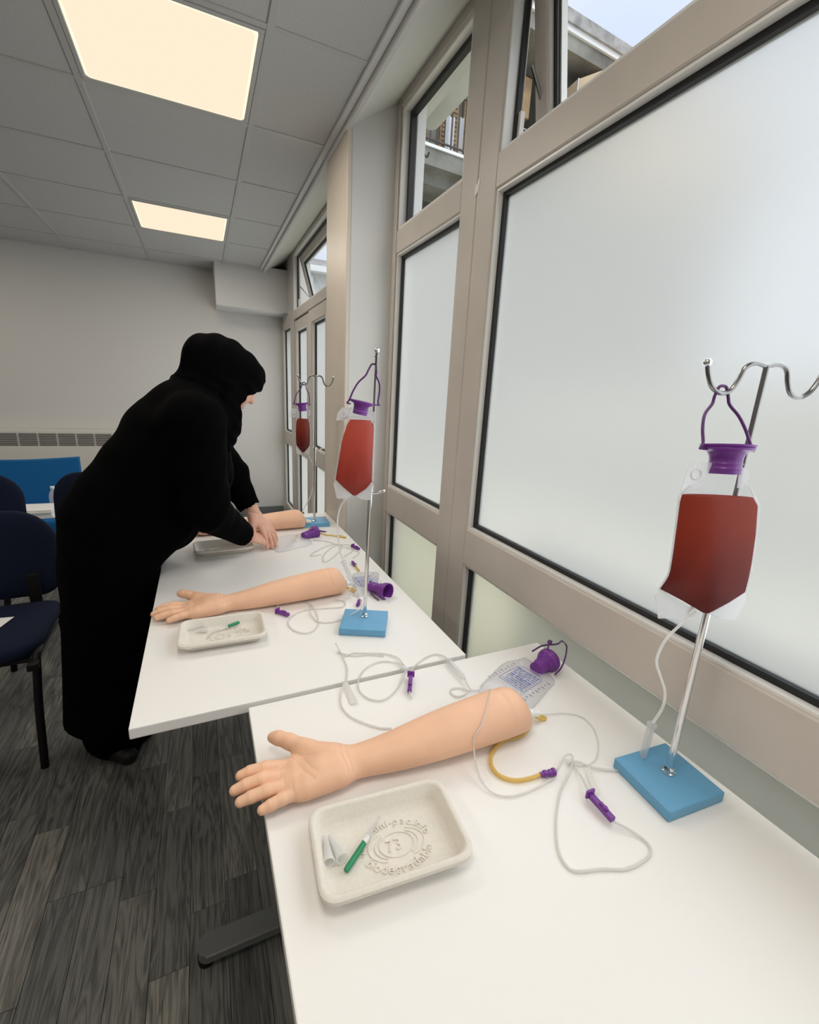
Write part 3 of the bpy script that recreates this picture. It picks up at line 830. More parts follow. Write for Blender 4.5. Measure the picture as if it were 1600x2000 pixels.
def ring(mb, y0, y1, z0, z1, t, xa, xb):
    mb.box((xa, y0, z0), (xb, y1, z0 + t)).box((xa, y0, z1 - t), (xb, y1, z1))
    mb.box((xa, y0, z0 + t), (xb, y0 + t, z1 - t)).box((xa, y1 - t, z0 + t), (xb, y1, z1 - t))
    return mb
def glazing(par, y0, y1, z0, z1, glass='frost', xr=0.862, bead=0.007, gask=0.013):
    ring(MB(), y0, y1, z0, z1, bead, XW + 0.006, xr + 0.004).build('bead', M['bead'], par)
    g = bead - 0.0005
    ring(MB(), y0 + g, y1 - g, z0 + g, z1 - g, gask, xr - 0.012, xr + 0.010).build('gasket', M['gasket'], par)
    g += gask - 0.003
    MB().box((xr, y0 + g, z0 + g), (xr + 0.006, y1 - g, z1 - g)).build('pane', M[glass], par)
FD = 0.895
def member(par, name, y0, y1, z0, z1, x0=XW, x1=FD, b=0.003):
    return MB().box((x0, y0, z0), (x1, y1, z1), b, 1).build(name, M['frame'], par)

w1 = shell('window_1', (XW, 0.6, 0.05), 'near taupe-framed window bay with a big frosted pane and open top light')
member(w1, 'stile', 2.052, 2.088, 0.05, 2.62)
member(w1, 'stile', 2.040, 2.055, 0.05, 2.62, XW + 0.012)
member(w1, 'mullion', 1.389, 1.488, 0.05, 2.62)
member(w1, 'mullion', 1.284, 1.386, 0.05, 2.62)
member(w1, 'mullion', -1.0, -0.90, 0.05, 2.62)
for a, b_ in ((1.488, 2.041), (-0.90, 1.284)):
    member(w1, 'head_rail', a, b_, 2.535, 2.62)
    member(w1, 'transom', a, b_, 1.992, 2.083)
    member(w1, 'middle_rail', a, b_, 0.818, 0.948)
    member(w1, 'bottom_rail', a, b_, 0.05, 0.13)
    glazing(w1, a, b_, 0.948, 1.992)
    glazing(w1, a, b_, 0.13, 0.818, 'frost_low')
glazing(w1, 1.488, 2.041, 2.083, 2.535, 'glass', 0.872, 0.012, 0.02)
# old crack with bare metal where the mullion meets the transom
MB().poly([(0.8242, 1.394, 2.005), (0.8242, 1.376, 2.02), (0.8242, 1.372, 2.045), (0.8242, 1.380, 2.052), (0.8242, 1.388, 2.036), (0.8242, 1.396, 2.045), (0.8242, 1.399, 2.02)], 0.0012, (1, 0, 0)).build('chipped_paint', M['bead'], w1)
# white plastered reveals outside
MB().box((0.896, 2.030, 2.06), (0.935, 2.088, 2.62)).box((0.896, 1.40, 2.575), (0.935, 2.03, 2.62)).build('outer_reveal', M['white'], w1)

def sash(par, y0, y1, zh, drop, ang, xh=0.868, stay_y=None):
    """top-hung light pushed open at the bottom"""
    R = Matrix.Translation(Vector((xh, 0, zh))) @ Matrix.Rotation(-ang, 4, 'Y')
    T = 0.052; D = 0.045
    def loc(mb, nm, m):
        bmesh.ops.transform(mb.bm, matrix=R, verts=mb.bm.verts[:])
        return mb.build(nm, m, sash_e)
    sash_e = bpy.data.objects.new('sash', None); COL.objects.link(sash_e); sash_e.parent = par
    sash_e.location = (0, 0, 0); WM[sash_e.name] = WM[par.name].copy()
    loc(MB().box((0, y0, -drop), (D, y0 + T, 0), 0.003, 1), 'sash_stile', M['frame'])
    loc(MB().box((0, y1 - T, -drop), (D, y1, 0), 0.003, 1), 'sash_stile', M['frame'])
    loc(MB().box((0, y0 + T, -drop), (D, y1 - T, -drop + T), 0.003, 1), 'sash_rail', M['frame'])
    loc(MB().box((0, y0 + T, -T), (D, y1 - T, 0), 0.003, 1), 'sash_rail', M['frame'])
    loc(ring(MB(), y0 + T, y1 - T, -drop + T, -T, 0.009, 0.004, 0.034), 'bead', M['bead'])
    loc(ring(MB(), y0 + T + 0.008, y1 - T - 0.008, -drop + T + 0.008, -T - 0.008, 0.016, 0.014, 0.032), 'gasket', M['gasket'])
    loc(ring(MB(), y0 + T + 0.022, y1 - T - 0.022, -drop + T + 0.022, -T - 0.022, 0.007, 0.024, 0.044), 'outer_bead', M['white'])
    loc(MB().box((0.024, y0 + T + 0.02, -drop + T + 0.02), (0.029, y1 - T - 0.02, -T - 0.02)), 'pane', M['glass'])
    if stay_y is not None:
        p1 = (xh + 0.012, stay_y, zh - drop * 0.55)
        p2 = tuple(R @ Vector((0.02, stay_y, -drop * 0.80)))
        MB().tube([p1, p2], 0.005, 6, 1).build('stay', M['steel_dark'], par)
        MB().box((xh - 0.004, stay_y + 0.008, zh - drop + 0.02), (xh + 0.010, stay_y + 0.024, zh - drop + 0.09)).build('stay_bracket', M['bead'], par)
# white lip round the opening
ring(MB(), -0.90, 1.284, 2.083, 2.535, 0.008, XW + 0.006, 0.86).build('opening_lip', M['white'], w1)
ring(MB(), -0.892, 1.276, 2.091, 2.527, 0.012, 0.862, 0.875).build('gasket', M['gasket'], w1)
sash(w1, -0.884, 1.268, 2.522, 0.43, math.radians(9.5), 0.872, 1.245)

# far bay: side light, a pair of glazed doors, open top light over them
w2 = shell('window_2', (XW, 3.8, 0.05), 'far taupe window bay with glazed double doors and an open top light')
member(w2, 'mullion', 4.50, 4.665, 0.05, 2.62)
member(w2, 'stile', 5.10, 5.14, 0.05, 2.06)
member(w2, 'head_rail', 4.665, 5.10, 1.975, 2.06)
member(w2, 'middle_rail', 4.665, 5.10, 0.82, 0.945)
member(w2, 'bottom_rail', 4.665, 5.10, 0.05, 0.13)
glazing(w2, 4.665, 5.10, 0.945, 1.975)
glazing(w2, 4.665, 5.10, 0.13, 0.82)
member(w2, 'transom', 2.60, 4.50, 2.005, 2.078)
member(w2, 'head_rail', 2.60, 4.50, 2.545, 2.62)
member(w2, 'stile', 2.44, 2.60, 0.05, 2.62)
member(w2, 'transom', 2.44, 2.60, 2.005, 2.078)
ring(MB(), 2.60, 4.50, 2.078, 2.545, 0.010, XW + 0.006, 0.86).build('opening_lip', M['white'], w2)
ring(MB(), 2.61, 4.49, 2.088, 2.535, 0.016, 0.862, 0.875).build('gasket', M['gasket'], w2)
sash(w2, 2.63, 4.44, 2.525, 0.43, math.radians(15.5), 0.872, 4.462)
for nm, y0, y1 in (('door_1', 3.845, 4.485), ('door_2', 3.19, 3.835)):
    d = shell(nm, (XW, (y0 + y1) / 2, 0.06), 'narrow glazed door leaf in the far window bay')
    xa = XW + (0.012 if nm == 'door_1' else -0.004)
    def dm(n_, a, b_, z0, z1): return MB().box((xa, a, z0), (FD - 0.01, b_, z1), 0.004, 1).build(n_, M['frame'], d)
    sw = 0.10
    dm('stile', y0, y0 + sw, 0.06, 1.995); dm('stile', y1 - sw, y1, 0.06, 1.995)
    dm('top_rail', y0 + sw, y1 - sw, 1.90, 1.995); dm('lock_rail', y0 + sw, y1 - sw, 0.80, 0.93); dm('bottom_rail', y0 + sw, y1 - sw, 0.06, 0.2)
    glazing(d, y0 + sw, y1 - sw, 0.93, 1.90)
    glazing(d, y0 + sw, y1 - sw, 0.2, 0.80)
MB().box((0.83, 2.60, 0.06), (0.89, 3.18, 1.995)).build('side_panel', M['frame'], w2)
MB().box((0.846, 3.836, 0.06), (0.88, 3.844, 1.999)).build('gasket', M['gasket'], w2)
MB().box((0.846, 3.19, 1.996), (0.88, 4.485, 2.004)).build('gasket', M['gasket'], w2)

# ceiling lamps (lit square panels in the grid), also those behind the camera
def ceiling_lamp(ci, ri, label):
    x1, x0, y0, y1 = gx[ci], gx[ci + 1], gy[ri], gy[ri + 1]
    cx, cy = (x0 + x1) / 2, (y0 + y1) / 2
    t = thing('ceiling_light', label, 'ceiling light', (cx, cy, CZ), 0, 'square lit ceiling panels')
    w = (x1 - x0) / 2 - 0.013
    h = (y1 - y0) / 2 - 0.013
    f = MB()
    for a, b_ in (((-w, -h), (w, -h + 0.016)), ((-w, h - 0.016), (w, h)), ((-w, -h + 0.016), (-w + 0.016, h - 0.016)), ((w - 0.016, -h + 0.016), (w, h - 0.016))):
        f.box((a[0], a[1], -0.006), (b_[0], b_[1], 0.03), 0.002, 1)
    f.build('frame', M['grid'], t, False)
    def rr(ww, hh, rad):
        return [(sx * (ww - rad) + rad * math.cos(a), sy * (hh - rad) + rad * math.sin(a)) for sx, sy, a0 in ((1, 1, 0), (-1, 1, 90), (-1, -1, 180), (1, -1, 270)) for a in [math.radians(a0 + q * 22.5) for q in range(5)]]
    MB().poly([(x, y, 0.0) for x, y in rr(w - 0.0165, h - 0.0165, 0.02)], 0.006, (0, 0, 1)).build('rim', M['lampedge'], t, False)
    MB().poly([(x, y, -0.002) for x, y in rr(w - 0.026, h - 0.026, 0.018)], 0.006, (0, 0, 1)).build('diffuser', M['lamp'], t, False)
    l = bpy.data.lights.new('panel_light', 'AREA'); l.shape = 'SQUARE'; l.size = 0.52; l.energy = LAMP_W; l.color = (1.0, 0.925, 0.82)
    lo = bpy.data.objects.new('panel_light', l); COL.objects.link(lo); lo.parent = t; lo.location = (0, 0, -0.012)
    return t
ceiling_lamp(0, 7, 'large warm lit ceiling panel nearer the camera, cut by the top of the frame')
ceiling_lamp(0, 10, 'small-looking warm lit ceiling panel near the back wall')
for ci, ri in sorted(LIGHTS - {(0, 7), (0, 10)}):
    ceiling_lamp(ci, ri, 'warm lit ceiling panel over the rest of the room, out of view')

# convector heater on the back wall
hx0, hx1 = -1.645, -0.33
ht = thing('convector_heater', 'long cream wall heater with a louvred top grille on the back wall', 'heater', ((hx0 + hx1) / 2, YB - 0.07, 0.12))
MB().box((hx0, YB - 0.125, 0.12), (hx1, YB - 0.003, 0.925), 0.008).build('casing', M['heater'], ht)
ng = 9
gw = (hx1 - hx0 - 0.05) / ng
for i in range(ng):
    a = hx0 + 0.03 + i * gw
    g = MB().box((a + 0.008, YB - 0.129, 0.785), (a + gw - 0.008, YB - 0.124, 0.895)).build('grille', M['slot'], ht)
    sl = MB()
    for k in range(7):
        z = 0.792 + k * 0.0158
        sl.box((a + 0.006, YB - 0.134, z), (a + gw - 0.006, YB - 0.128, z + 0.007))
    sl.build('louvre_bars', M['louvre'], g)

# ------------------------------------------------------------------ outside: courtyard
struct('courtyard_ground', MB().box((1.02, -12, -0.3), (40, 40, 0.0)), M['ground'])
ab = thing('apartment_building', 'weathered concrete apartment block with a balcony seen through the top lights', 'building', (8, 9.8, 0))
MB().box((3.2, 10.0, 0), (16, 12, 8.5)).build('wall', M['concrete_dark'], ab)
MB().box((3.0, 8.9, 8.66), (16, 12.2, 8.87)).build('roof_slab', M['roofing'], ab)
MB().box((3.0, 8.95, 8.56), (16, 9.05, 8.66)).build('roof_trim', M['white'], ab)
MB().box((3.0, 9.0, 8.30), (16, 10.1, 8.56)).build('eaves_beam', M['concrete'], ab)
MB().box((2.2, 9.0, 5.53), (5.9, 10.05, 5.81)).build('balcony_slab', M['concrete'], ab)
MB().box((2.2, 8.97, 5.81), (5.9, 9.06, 5.86)).build('balcony_kerb', M['white'], ab)
MB().box((2.2, 9.3, 5.35), (5.9, 10.05, 5.53)).build('balcony_beam', M['concrete'], ab)
MB().box((3.2, 9.95, 5.83), (5.9, 10.02, 8.3)).build('balcony_wall', M['concrete'], ab)
for i, x in enumerate((4.05, 4.75, 5.3)):
    s_ = MB().box((x, 9.86, 5.88), (x + 0.42, 9.94, 7.73), 0.01, 1).build('shutter', M['wood'], ab)
    sl = MB()
    for k in range(22): sl.box((x + 0.04, 9.835, 5.98 + k * 0.078), (x + 0.38, 9.86, 6.02 + k * 0.078))
    sl.build('shutter_slats', M['wood'], s_)
MB().box((2.2, 9.0, 6.75), (5.9, 9.035, 6.79)).build('handrail', M['rust'], ab)
MB().box((2.2, 9.0, 5.93), (5.9, 9.03, 5.955)).build('bottom_rail', M['rust'], ab)
for k in range(25):
    x = 2.25 + k * 0.15
    MB().box((x, 9.005, 5.83), (x + 0.02, 9.025, 6.76)).build('baluster', M['rust'], ab)
wl = MB().box((5.95, 9.55, 6.05), (6.75, 9.75, 7.05), 0.02).build('shuttered_window', M['white'], ab)
for k in range(6):
    MB().box((5.98, 9.50, 6.12 + k * 0.16), (6.72, 9.56, 6.20 + k * 0.16)).build('blind_slat', M['gasket' if k % 2 else 'cloth'], wl)
MB().box((5.9, 9.5, 7.2), (6.7, 9.9, 7.9)).build('timber_box', M['wood'], ab)
bo = thing('tan_awning', 'tan canvas awning bulging out of the concrete facade under the roof', 'awning', (8.6, 9.3, 7.2))
MB().loft([[(7.35, 9.6, 6.3), (7.35, 8.8, 6.3), (7.35, 8.75, 7.75), (7.5, 9.3, 7.85)], [(8.1, 9.6, 6.3), (8.1, 8.5, 6.3), (8.1, 8.4, 8.05), (8.1, 9.3, 8.2)], [(9.4, 9.6, 6.3), (9.4, 8.5, 6.3), (9.4, 8.35, 8.45), (9.4, 9.3, 8.55)], [(11.5, 9.6, 6.3), (11.5, 8.5, 6.3), (11.5, 8.35, 8.5), (11.5, 9.3, 8.6)]]).build('canvas', M['canvas'], bo, True, True, 50)
MB().tube([(7.36, 9.6, 6.3), (7.36, 8.78, 6.31), (7.36, 8.73, 7.76)], 0.02, 6, 1).build('awning_frame', M['steel_dark'], bo)
for i, (x, z0, z1, w_) in enumerate(((4.62, 6.05, 6.62, 0.20), (4.90, 5.98, 6.66, 0.12))):
    c_ = MB()
    c_.loft([[(x + w_ * (j / 6), 9.14 + 0.03 * math.sin(j * 2.1), z) for j in range(7)] + [(x + w_ * (j / 6), 9.16 + 0.03 * math.sin(j * 2.1), z) for j in range(6, -1, -1)] for z in (z0, (z0 + z1) / 2, z1)])
    tag(c_.build('laundry_cloth', M['cloth'], None, True, True, 60), ('wide' if i == 0 else 'narrow') + ' white cloth hung to dry behind the balcony railing', 'laundry', 'washing on the balcony')
tag(MB().lathe([(0.0, 0.0), (0.22, 0.0), (0.30, 0.16), (0.31, 0.16), (0.29, 0.13), (0.2, 0.02), (0, 0.02)], (4.95, 9.32, 5.812), (0, 0, 1), 20).build('basin', M['basin'], None, True, True), 'blue washing basin on the balcony floor', 'basin')
aw = thing('awning_cassette', 'white awning box fixed outside above the window', 'awning', (1.2, 2.3, 2.85))
MB().tube([(1.22, 2.04, 2.872), (1.22, 2.615, 2.872)], 0.078, 20, 1).build('roll', M['render'], aw, True, True, 40)
MB().box((1.16, 2.05, 2.93), (1.34, 2.61, 3.02), 0.01).build('hood', M['render'], aw)
MB().tube([(1.22, 2.045, 2.872), (1.22, 2.00, 2.872)], [0.045, 0.03], 12, 1).build('end_cap', M['white'], aw, True, True)
MB().tube([(1.17, 2.58, 2.80), (1.165, 2.58, 2.70), (1.19, 2.56, 2.64), (1.20, 2.55, 2.66)], 0.005, 6).build('pull_hook', M['rust'], aw)
for y in (2.2, 2.52): MB().box((0.94, y, 2.90), (1.17, y + 0.05, 2.97)).build('bracket', M['white'], aw)
ob = thing('outbuilding', 'low pale rendered building with a grey felt roof across the courtyard', 'building', (2.0, 8.5, 0))
MB().box((-0.6, 8.1, 0), (3.0, 11, 3.25)).build('wall', M['render'], ob)
MB().box((-0.7, 7.95, 3.25), (3.05, 11.1, 3.34), 0.01).build('gutter_board', M['white'], ob)
MB().loft([[(-0.7, 8.0, 3.34), (-0.7, 9.6, 3.85), (-0.7, 9.6, 3.34)], [(3.05, 8.0, 3.34), (3.05, 9.6, 3.85), (3.05, 9.6, 3.34)]]).build('roof', M['roofing'], ob)
for x in (1.72, 1.80, 2.3):
    MB().tube([(x, 8.08, 0.3), (x, 8.08, 3.2)], 0.012, 6, 1).build('downpipe', M['white'], ob)
"""garden wall across the courtyard, plus an added low block in front of the lower panes"""
struct('courtyard_wall_and_shade_block', MB().box((5.2, -10, 0), (5.4, 8, 1.7)).box((1.35, -8, 0), (1.55, 1.55, 0.80)), M['wall_and_block'])  # low box is added, unseen, to shade and tint the lower frosted panes
ab.rotation_euler = (0, 0, math.radians(4.0))

# ------------------------------------------------------------------ tables
def table(x0, x1, y0, y1, label):
    t = thing('table', label, 'table', ((x0 + x1) / 2, (y0 + y1) / 2, 0), 0, 'white work tables')
    MB().box((x0, y0, TZ - 0.025), (x1, y1, TZ), 0.0025, 2).build('tabletop', M['table'], t)
    cx = (x0 + x1) / 2
    for y in (y0 + 0.016, y1 - 0.016):
        f = MB()
        # flat foot bar with rounded ends
        out = []
        for sx in (-1, 1):
            for q in range(9):
                a = math.radians(90 + 180 * q / 8) if sx < 0 else math.radians(-90 + 180 * q / 8)
                out.append((cx + sx * ((x1 - x0) / 2 - 0.105) + 0.024 * math.cos(a), y + 0.027 * math.sin(a) , 0.038))
        f.poly(out, 0.026, (0, 0, 1))
        fo = f.build('foot', M['grey_steel'], t, True, True, 50)
        e = MB().box((x0 + 0.10, y - 0.0285, 0.046), (x1 - 0.10, y - 0.0262, 0.0505))  # highlight along the foot's front edge, made as a bright strip
        e.build('foot_highlight', M['bright_edge'], fo)
        for sx in (-1, 1):
            MB().lathe([(0, 0), (0.02, 0), (0.02, 0.031), (0, 0.031)], (cx + sx * ((x1 - x0) / 2 - 0.10), y, 0.0), (0, 0, 1), 16).build('foot_pad', M['black'], fo)
        MB().box((cx - 0.035, y - 0.018, 0.05), (cx + 0.035, y + 0.018, TZ - 0.06), 0.006).build('leg_column', M['grey_steel'], t)
        yb = y + (0.22 if y < (y0 + y1) / 2 else -0.22)
        MB().box((x0 + 0.12, yb - 0.02, TZ - 0.05), (x1 - 0.12, yb + 0.02, TZ - 0.025), 0.003).build('top_bearer', M['grey_steel'], t)
    MB().box((cx - 0.02, y0 + 0.05, TZ - 0.075), (cx + 0.02, y1 - 0.05, TZ - 0.045), 0.003).build('stretcher', M['grey_steel'], t)
    return t
table(0.055, 0.838, -0.65, 0.8775, 'white table nearest the camera, with one arm and one lettered pulp tray on it')
table(-0.168, 0.610, 0.893, 2.41, 'white table the woman leans over, with two arms and two drip stands')

# ------------------------------------------------------------------ practice arms (palm-up vinyl forearms)
def groove(pts, amp, w, zmin):
    pts = np.array(pts)
    def f(x, y, z):
        d2 = None
        for a, b in zip(pts[:-1], pts[1:]):
            d = b - a
            t = np.clip(((x - a[0]) * d[0] + (y - a[1]) * d[1]) / (d @ d), 0, 1)
            q = (x - a[0] - t * d[0]) ** 2 + (y - a[1] - t * d[1]) ** 2
            d2 = q if d2 is None else np.minimum(d2, q)
        return amp * np.exp(-d2 / (w * w)) * (z > zmin)
    return f
def arm_grid():
    P = []
    up = ((0, 0, 1), 1.0)
    def c(a, b, ra, rb, k, f=None): P.append(cap(a, b, ra, rb, k, None if f is None else ((0, 0, 1), f)))
    # forearm: one smooth run of oval sections from wrist to the rounded elbow stump
    kx = np.array([-0.075, -0.045, -0.02, 0.02, 0.06, 0.10, 0.15, 0.20, 0.25, 0.30, 0.34, 0.365, 0.385, 0.40])
    kr = np.array([0.0290, 0.0310, 0.0310, 0.0300, 0.0330, 0.0375, 0.0430, 0.0475, 0.0500, 0.0515, 0.0515, 0.0490, 0.0420, 0.030])
    kh = np.array([0.0130, 0.0185, 0.0222, 0.0240, 0.0270, 0.0310, 0.0360, 0.0395, 0.0420, 0.0440, 0.0460, 0.0455, 0.0380, 0.027])
    ky = np.array([0.002, 0.002, 0.001, -0.001, -0.004, -0.006, -0.005, -0.003, 0.000, 0.003, 0.005, 0.006, 0.005, 0.004])
    def smooth(xx, v):
        f = np.linspace(-0.075, 0.40, 239); g = np.interp(f, kx, v)
        for _ in range(3): g = np.convolve(np.pad(g, 6, mode='edge'), np.ones(13) / 13, 'valid')
        return np.interp(xx, f, g)
    def fore(x, y, z):
        r, hh, yc = smooth(x, kr), smooth(x, kh), smooth(x, ky)
        zc = hh + 0.0005
        q = np.sqrt(((y - yc) / r) ** 2 + ((z - zc) / hh) ** 2)
        d = (q - 1) * np.minimum(r, hh)
        xe = (x - 0.394 + 0.25 * (z - 0.045) * (z > 0.045)) * 0.9
        d = np.maximum(d, (-0.068 - x) * 0.8)
        m = np.maximum(d, xe)
        return m + np.maximum(0.018 - np.abs(d - xe), 0) ** 2 / (4 * 0.018)
    P.append(('fun', np.array((-0.10, -0.07, -0.005)), np.array((0.415, 0.09, 0.105)), fore, 0.016))
    c((0.0, -0.000, 0.025), (-0.03, 0.001, 0.0245), 0.0300, 0.0320, 0.012, 1.35)
    c((-0.015, 0.001, 0.024), (-0.078, -0.001, 0.021), 0.034, 0.0385, 0.02, 2.3)
    c((-0.012, 0.018, 0.029), (-0.058, 0.050, 0.031), 0.020, 0.0165, 0.018)
    c((-0.012, -0.018, 0.026), (-0.062, -0.027, 0.024), 0.018, 0.0135, 0.018)
    c((-0.080, 0.026, 0.022), (-0.082, -0.026, 0.020), 0.0115, 0.0105, 0.012)
    for seq, rs in (
        (((-0.050, 0.046, 0.031), (-0.080, 0.073, 0.034), (-0.098, 0.087, 0.035), (-0.108, 0.093, 0.034)), (0.0165, 0.0130, 0.0118, 0.0095)),):
        for a, b, ra, rb in zip(seq, seq[1:], rs, rs[1:]): c(a, b, ra, rb, 0.008)
    for seq, rs in (
        (((-0.080, 0.026, 0.022), (-0.126, 0.032, 0.027), (-0.150, 0.0345, 0.024), (-0.166, 0.035, 0.020)), (0.0116, 0.0111, 0.0104, 0.0088)),
        (((-0.082, 0.0065, 0.022), (-0.133, 0.0095, 0.027), (-0.158, 0.0095, 0.023), (-0.176, 0.009, 0.018)), (0.0116, 0.0113, 0.0105, 0.0089)),
        (((-0.080, -0.0125, 0.021), (-0.127, -0.0145, 0.025), (-0.151, -0.0160, 0.022), (-0.168, -0.0165, 0.018)), (0.0112, 0.0109, 0.0101, 0.0086)),
        (((-0.074, -0.0285, 0.020), (-0.105, -0.0360, 0.022), (-0.122, -0.0395, 0.020), (-0.136, -0.0415, 0.017)), (0.0106, 0.0100, 0.0094, 0.0080))):
        for a, b, ra, rb in zip(seq, seq[1:], rs, rs[1:]): c(a, b, ra, rb, 0.0028)
    gr = [groove([(0.004, 0.032), (-0.002, 0.0), (0.004, -0.032)], 0.0012, 0.0016, 0.030),
          groove([(0.013, 0.032), (0.008, 0.0), (0.013, -0.032)], 0.0009, 0.0015, 0.030),
          groove([(-0.022, 0.010), (-0.040, 0.013), (-0.062, 0.024), (-0.076, 0.040)], 0.0011, 0.0022, 0.022),
          groove([(-0.052, -0.032), (-0.066, -0.010), (-0.074, 0.012), (-0.082, 0.030)], 0.0008, 0.0018, 0.022),
          groove([(-0.062, 0.018), (-0.055, -0.006), (-0.045, -0.022)], 0.0007, 0.0018, 0.022)]
    for x, y in ((-0.127, 0.032), (-0.150, 0.0345), (-0.134, 0.0095), (-0.158, 0.0095), (-0.128, -0.0145), (-0.151, -0.016), (-0.106, -0.036), (-0.122, -0.0395), (-0.100, 0.029), (-0.104, 0.008), (-0.099, -0.013), (-0.087, -0.031)):
        gr.append(groove([(x, y - 0.008), (x, y + 0.008)], 0.0006, 0.0012, 0.024))
    gr.append(groove([(0.335, 0.06), (0.33, 0.0), (0.335, -0.06)], 0.0010, 0.006, 0.05))
    def disp(x, y, z):
        s = gr[0](x, y, z)
        for g in gr[1:]: s = s + g(x, y, z)
        return s
    return sdf_grid(P, (-0.192, -0.07, -0.006), (0.418, 0.11, 0.106), 0.0018, cuts=[((0, 0, 1), 0.0006)], disp=disp)
G_ARM = arm_grid()
def arm_top(loc, rz, x, y):
    F, lo, h = G_ARM
    dx, dy = x - loc[0], y - loc[1]
    i = int(round((dx * math.cos(rz) + dy * math.sin(rz) - lo[0]) / h)); j = int(round((-dx * math.sin(rz) + dy * math.cos(rz) - lo[1]) / h))
    if not (0 <= i < F.shape[0] and 0 <= j < F.shape[1]): return 0.0
    c = np.nonzero(F[i, j] < 0)[0]
    return lo[2] + h * (c[-1] + 0.7) if len(c) else 0.0
def place_arm(loc, rz, label):
    t = thing('practice_arm', label, 'training arm', (loc[0], loc[1], TZ), rz, 'vinyl practice arms on the tables')
    return t
a1 = place_arm((0.189, 0.634), math.radians(-2.9), 'large peach vinyl practice arm on the nearest table, palm up, fingers over the table edge')
vin = sdf_obj('forearm_and_hand', M['skin_sim'], None, [G_ARM])
vin.parent = a1; vin.data.materials[0] = M['skin_sim']; WM[vin.name] = WM[a1.name]
def end_fitting(t):
    MB().lathe([(0, 0), (0.010, 0.0), (0.010, 0.008), (0.0065, 0.012), (0.0065, 0.024), (0, 0.024)], (0.398, -0.004, 0.035), (1, -0.12, -0.15), 14).build('white_port', M['white_plastic'], t, False, True)
end_fitting(a1)
def tubes(name, m, parent, pts, r, n=8, sm=5):
    return MB().tube(pts, r, n, sm).build(name, m, parent, True, True, 180)
def connector(name, m, parent, pts, r0, r1):
    a, b = Vector(pts[0]), Vector(pts[-1]); L = (b - a).length
    return MB().lathe([(0, 0), (r0 * 0.7, 0), (r0 * 0.7, L * 0.15), (r0, L * 0.2), (r0, L * 0.38), (r0 * 0.8, L * 0.42), (r0 * 0.8, L * 0.5), (r0, L * 0.54), (r1, L * 0.72), (r1 * 1.25, L * 0.76), (r1 * 1.25, L * 0.92), (r1 * 0.6, L), (0, L)], a, b - a, 12).build(name, m, parent, True, True, 30)
tubes('amber_tube', M['yellow'], a1, B['yellow_a'], 0.0036)
tubes('amber_tube', M['yellow'], a1, B['yellow_b'], 0.0030)
connector('purple_connector', M['purple'], a1, B['yellow_conn'], 0.0062, 0.0058)
a2 = place_arm((0.018, 1.353), math.radians(1.8), 'peach vinyl practice arm in the middle, lying across the table behind the tray')
copy_part(vin, a2); end_fitting(a2)
tubes('amber_tube', M['yellow'], a2, B['m_yellow'], 0.0030)
connector('purple_connector', M['purple'], a2, B['m_conn'], 0.0062, 0.0058)
a3 = place_arm((0.045, 2.160), math.radians(-2.0), 'peach vinyl practice arm farthest away, half hidden under the woman\'s sleeves')
copy_part(vin, a3); end_fitting(a3)
tubes('amber_tube', M['yellow'], a3, B['f_yellow'], 0.0030)

# ------------------------------------------------------------------ pulp trays
def tray(loc, rz, w, d, label, lettering):
    """w along local x, d along local y, rolled rim, sloping sides"""
    t = thing('pulp_tray', label, 'tray', (loc[0], loc[1], TZ), rz, 'moulded pulp trays')
    def ringp(hw, hd, rad, z, n=6):
        return [(sx * (hw - rad) + rad * math.cos(a), sy * (hd - rad) + rad * math.sin(a), z) for sx, sy, a0 in ((1, 1, 0), (-1, 1, 90), (-1, -1, 180), (1, -1, 270)) for a in [math.radians(a0 + 90 * q / (n - 1)) for q in range(n)]]
    W2, D2 = w / 2, d / 2
    prof = [(-0.004, 0.019), (0.0, 0.022), (0.0, 0.028), (-0.003, 0.0305), (-0.007, 0.0305), (-0.010, 0.0285), (-0.0165, 0.009), (-0.021, 0.0052), (-0.028, 0.0045)]
    rings = [ringp(W2 + o, D2 + o, max(0.006, 0.024 + o * 0.5), z) for o, z in prof]
    b = MB().loft(rings, cap=False)
    # floor and underside
    b.bm.verts.ensure_lookup_table()
    n = len(rings[0])
    b.bm.faces.new([b.bm.verts[len(b.bm.verts) - n + k] for k in range(n)])
    under = [ringp(W2 + o, D2 + o, max(0.006, 0.024 + o * 0.5), z) for o, z in ((-0.004, 0.019), (-0.008, 0.018), (-0.0185, 0.004), (-0.026, 0.0), (-0.04, 0.0005))]
    b.loft(under, cap=False)
    b.bm.verts.ensure_lookup_table()
    b.bm.faces.new([b.bm.verts[len(b.bm.verts) - n + k] for k in range(n)])
    bmesh.ops.remove_doubles(b.bm, verts=b.bm.verts[:], dist=0.0002)
    b.build('tray_body', M['pulp'], t, False, True, 50)
    if lettering: emboss(t, w, d)
    return t
def glyphs(txt, size):
    out = []
    for ch in txt:
        cu = bpy.data.curves.new('glyph', 'FONT'); cu.body = ch; cu.size = size; cu.extrude = 0.0013; cu.resolution_u = 3
        o = bpy.data.objects.new('glyph', cu)
        COL.objects.link(o)
        dg = bpy.context.evaluated_depsgraph_get()
        me = bpy.data.meshes.new_from_object(o.evaluated_get(dg))
        bpy.data.objects.remove(o); bpy.data.curves.remove(cu)
        if len(me.vertices):
            xs_ = [v.co.x for v in me.vertices]
            out.append((me, min(xs_), max(xs_)))
        else: out.append((None, 0, size * 0.3))
    return out
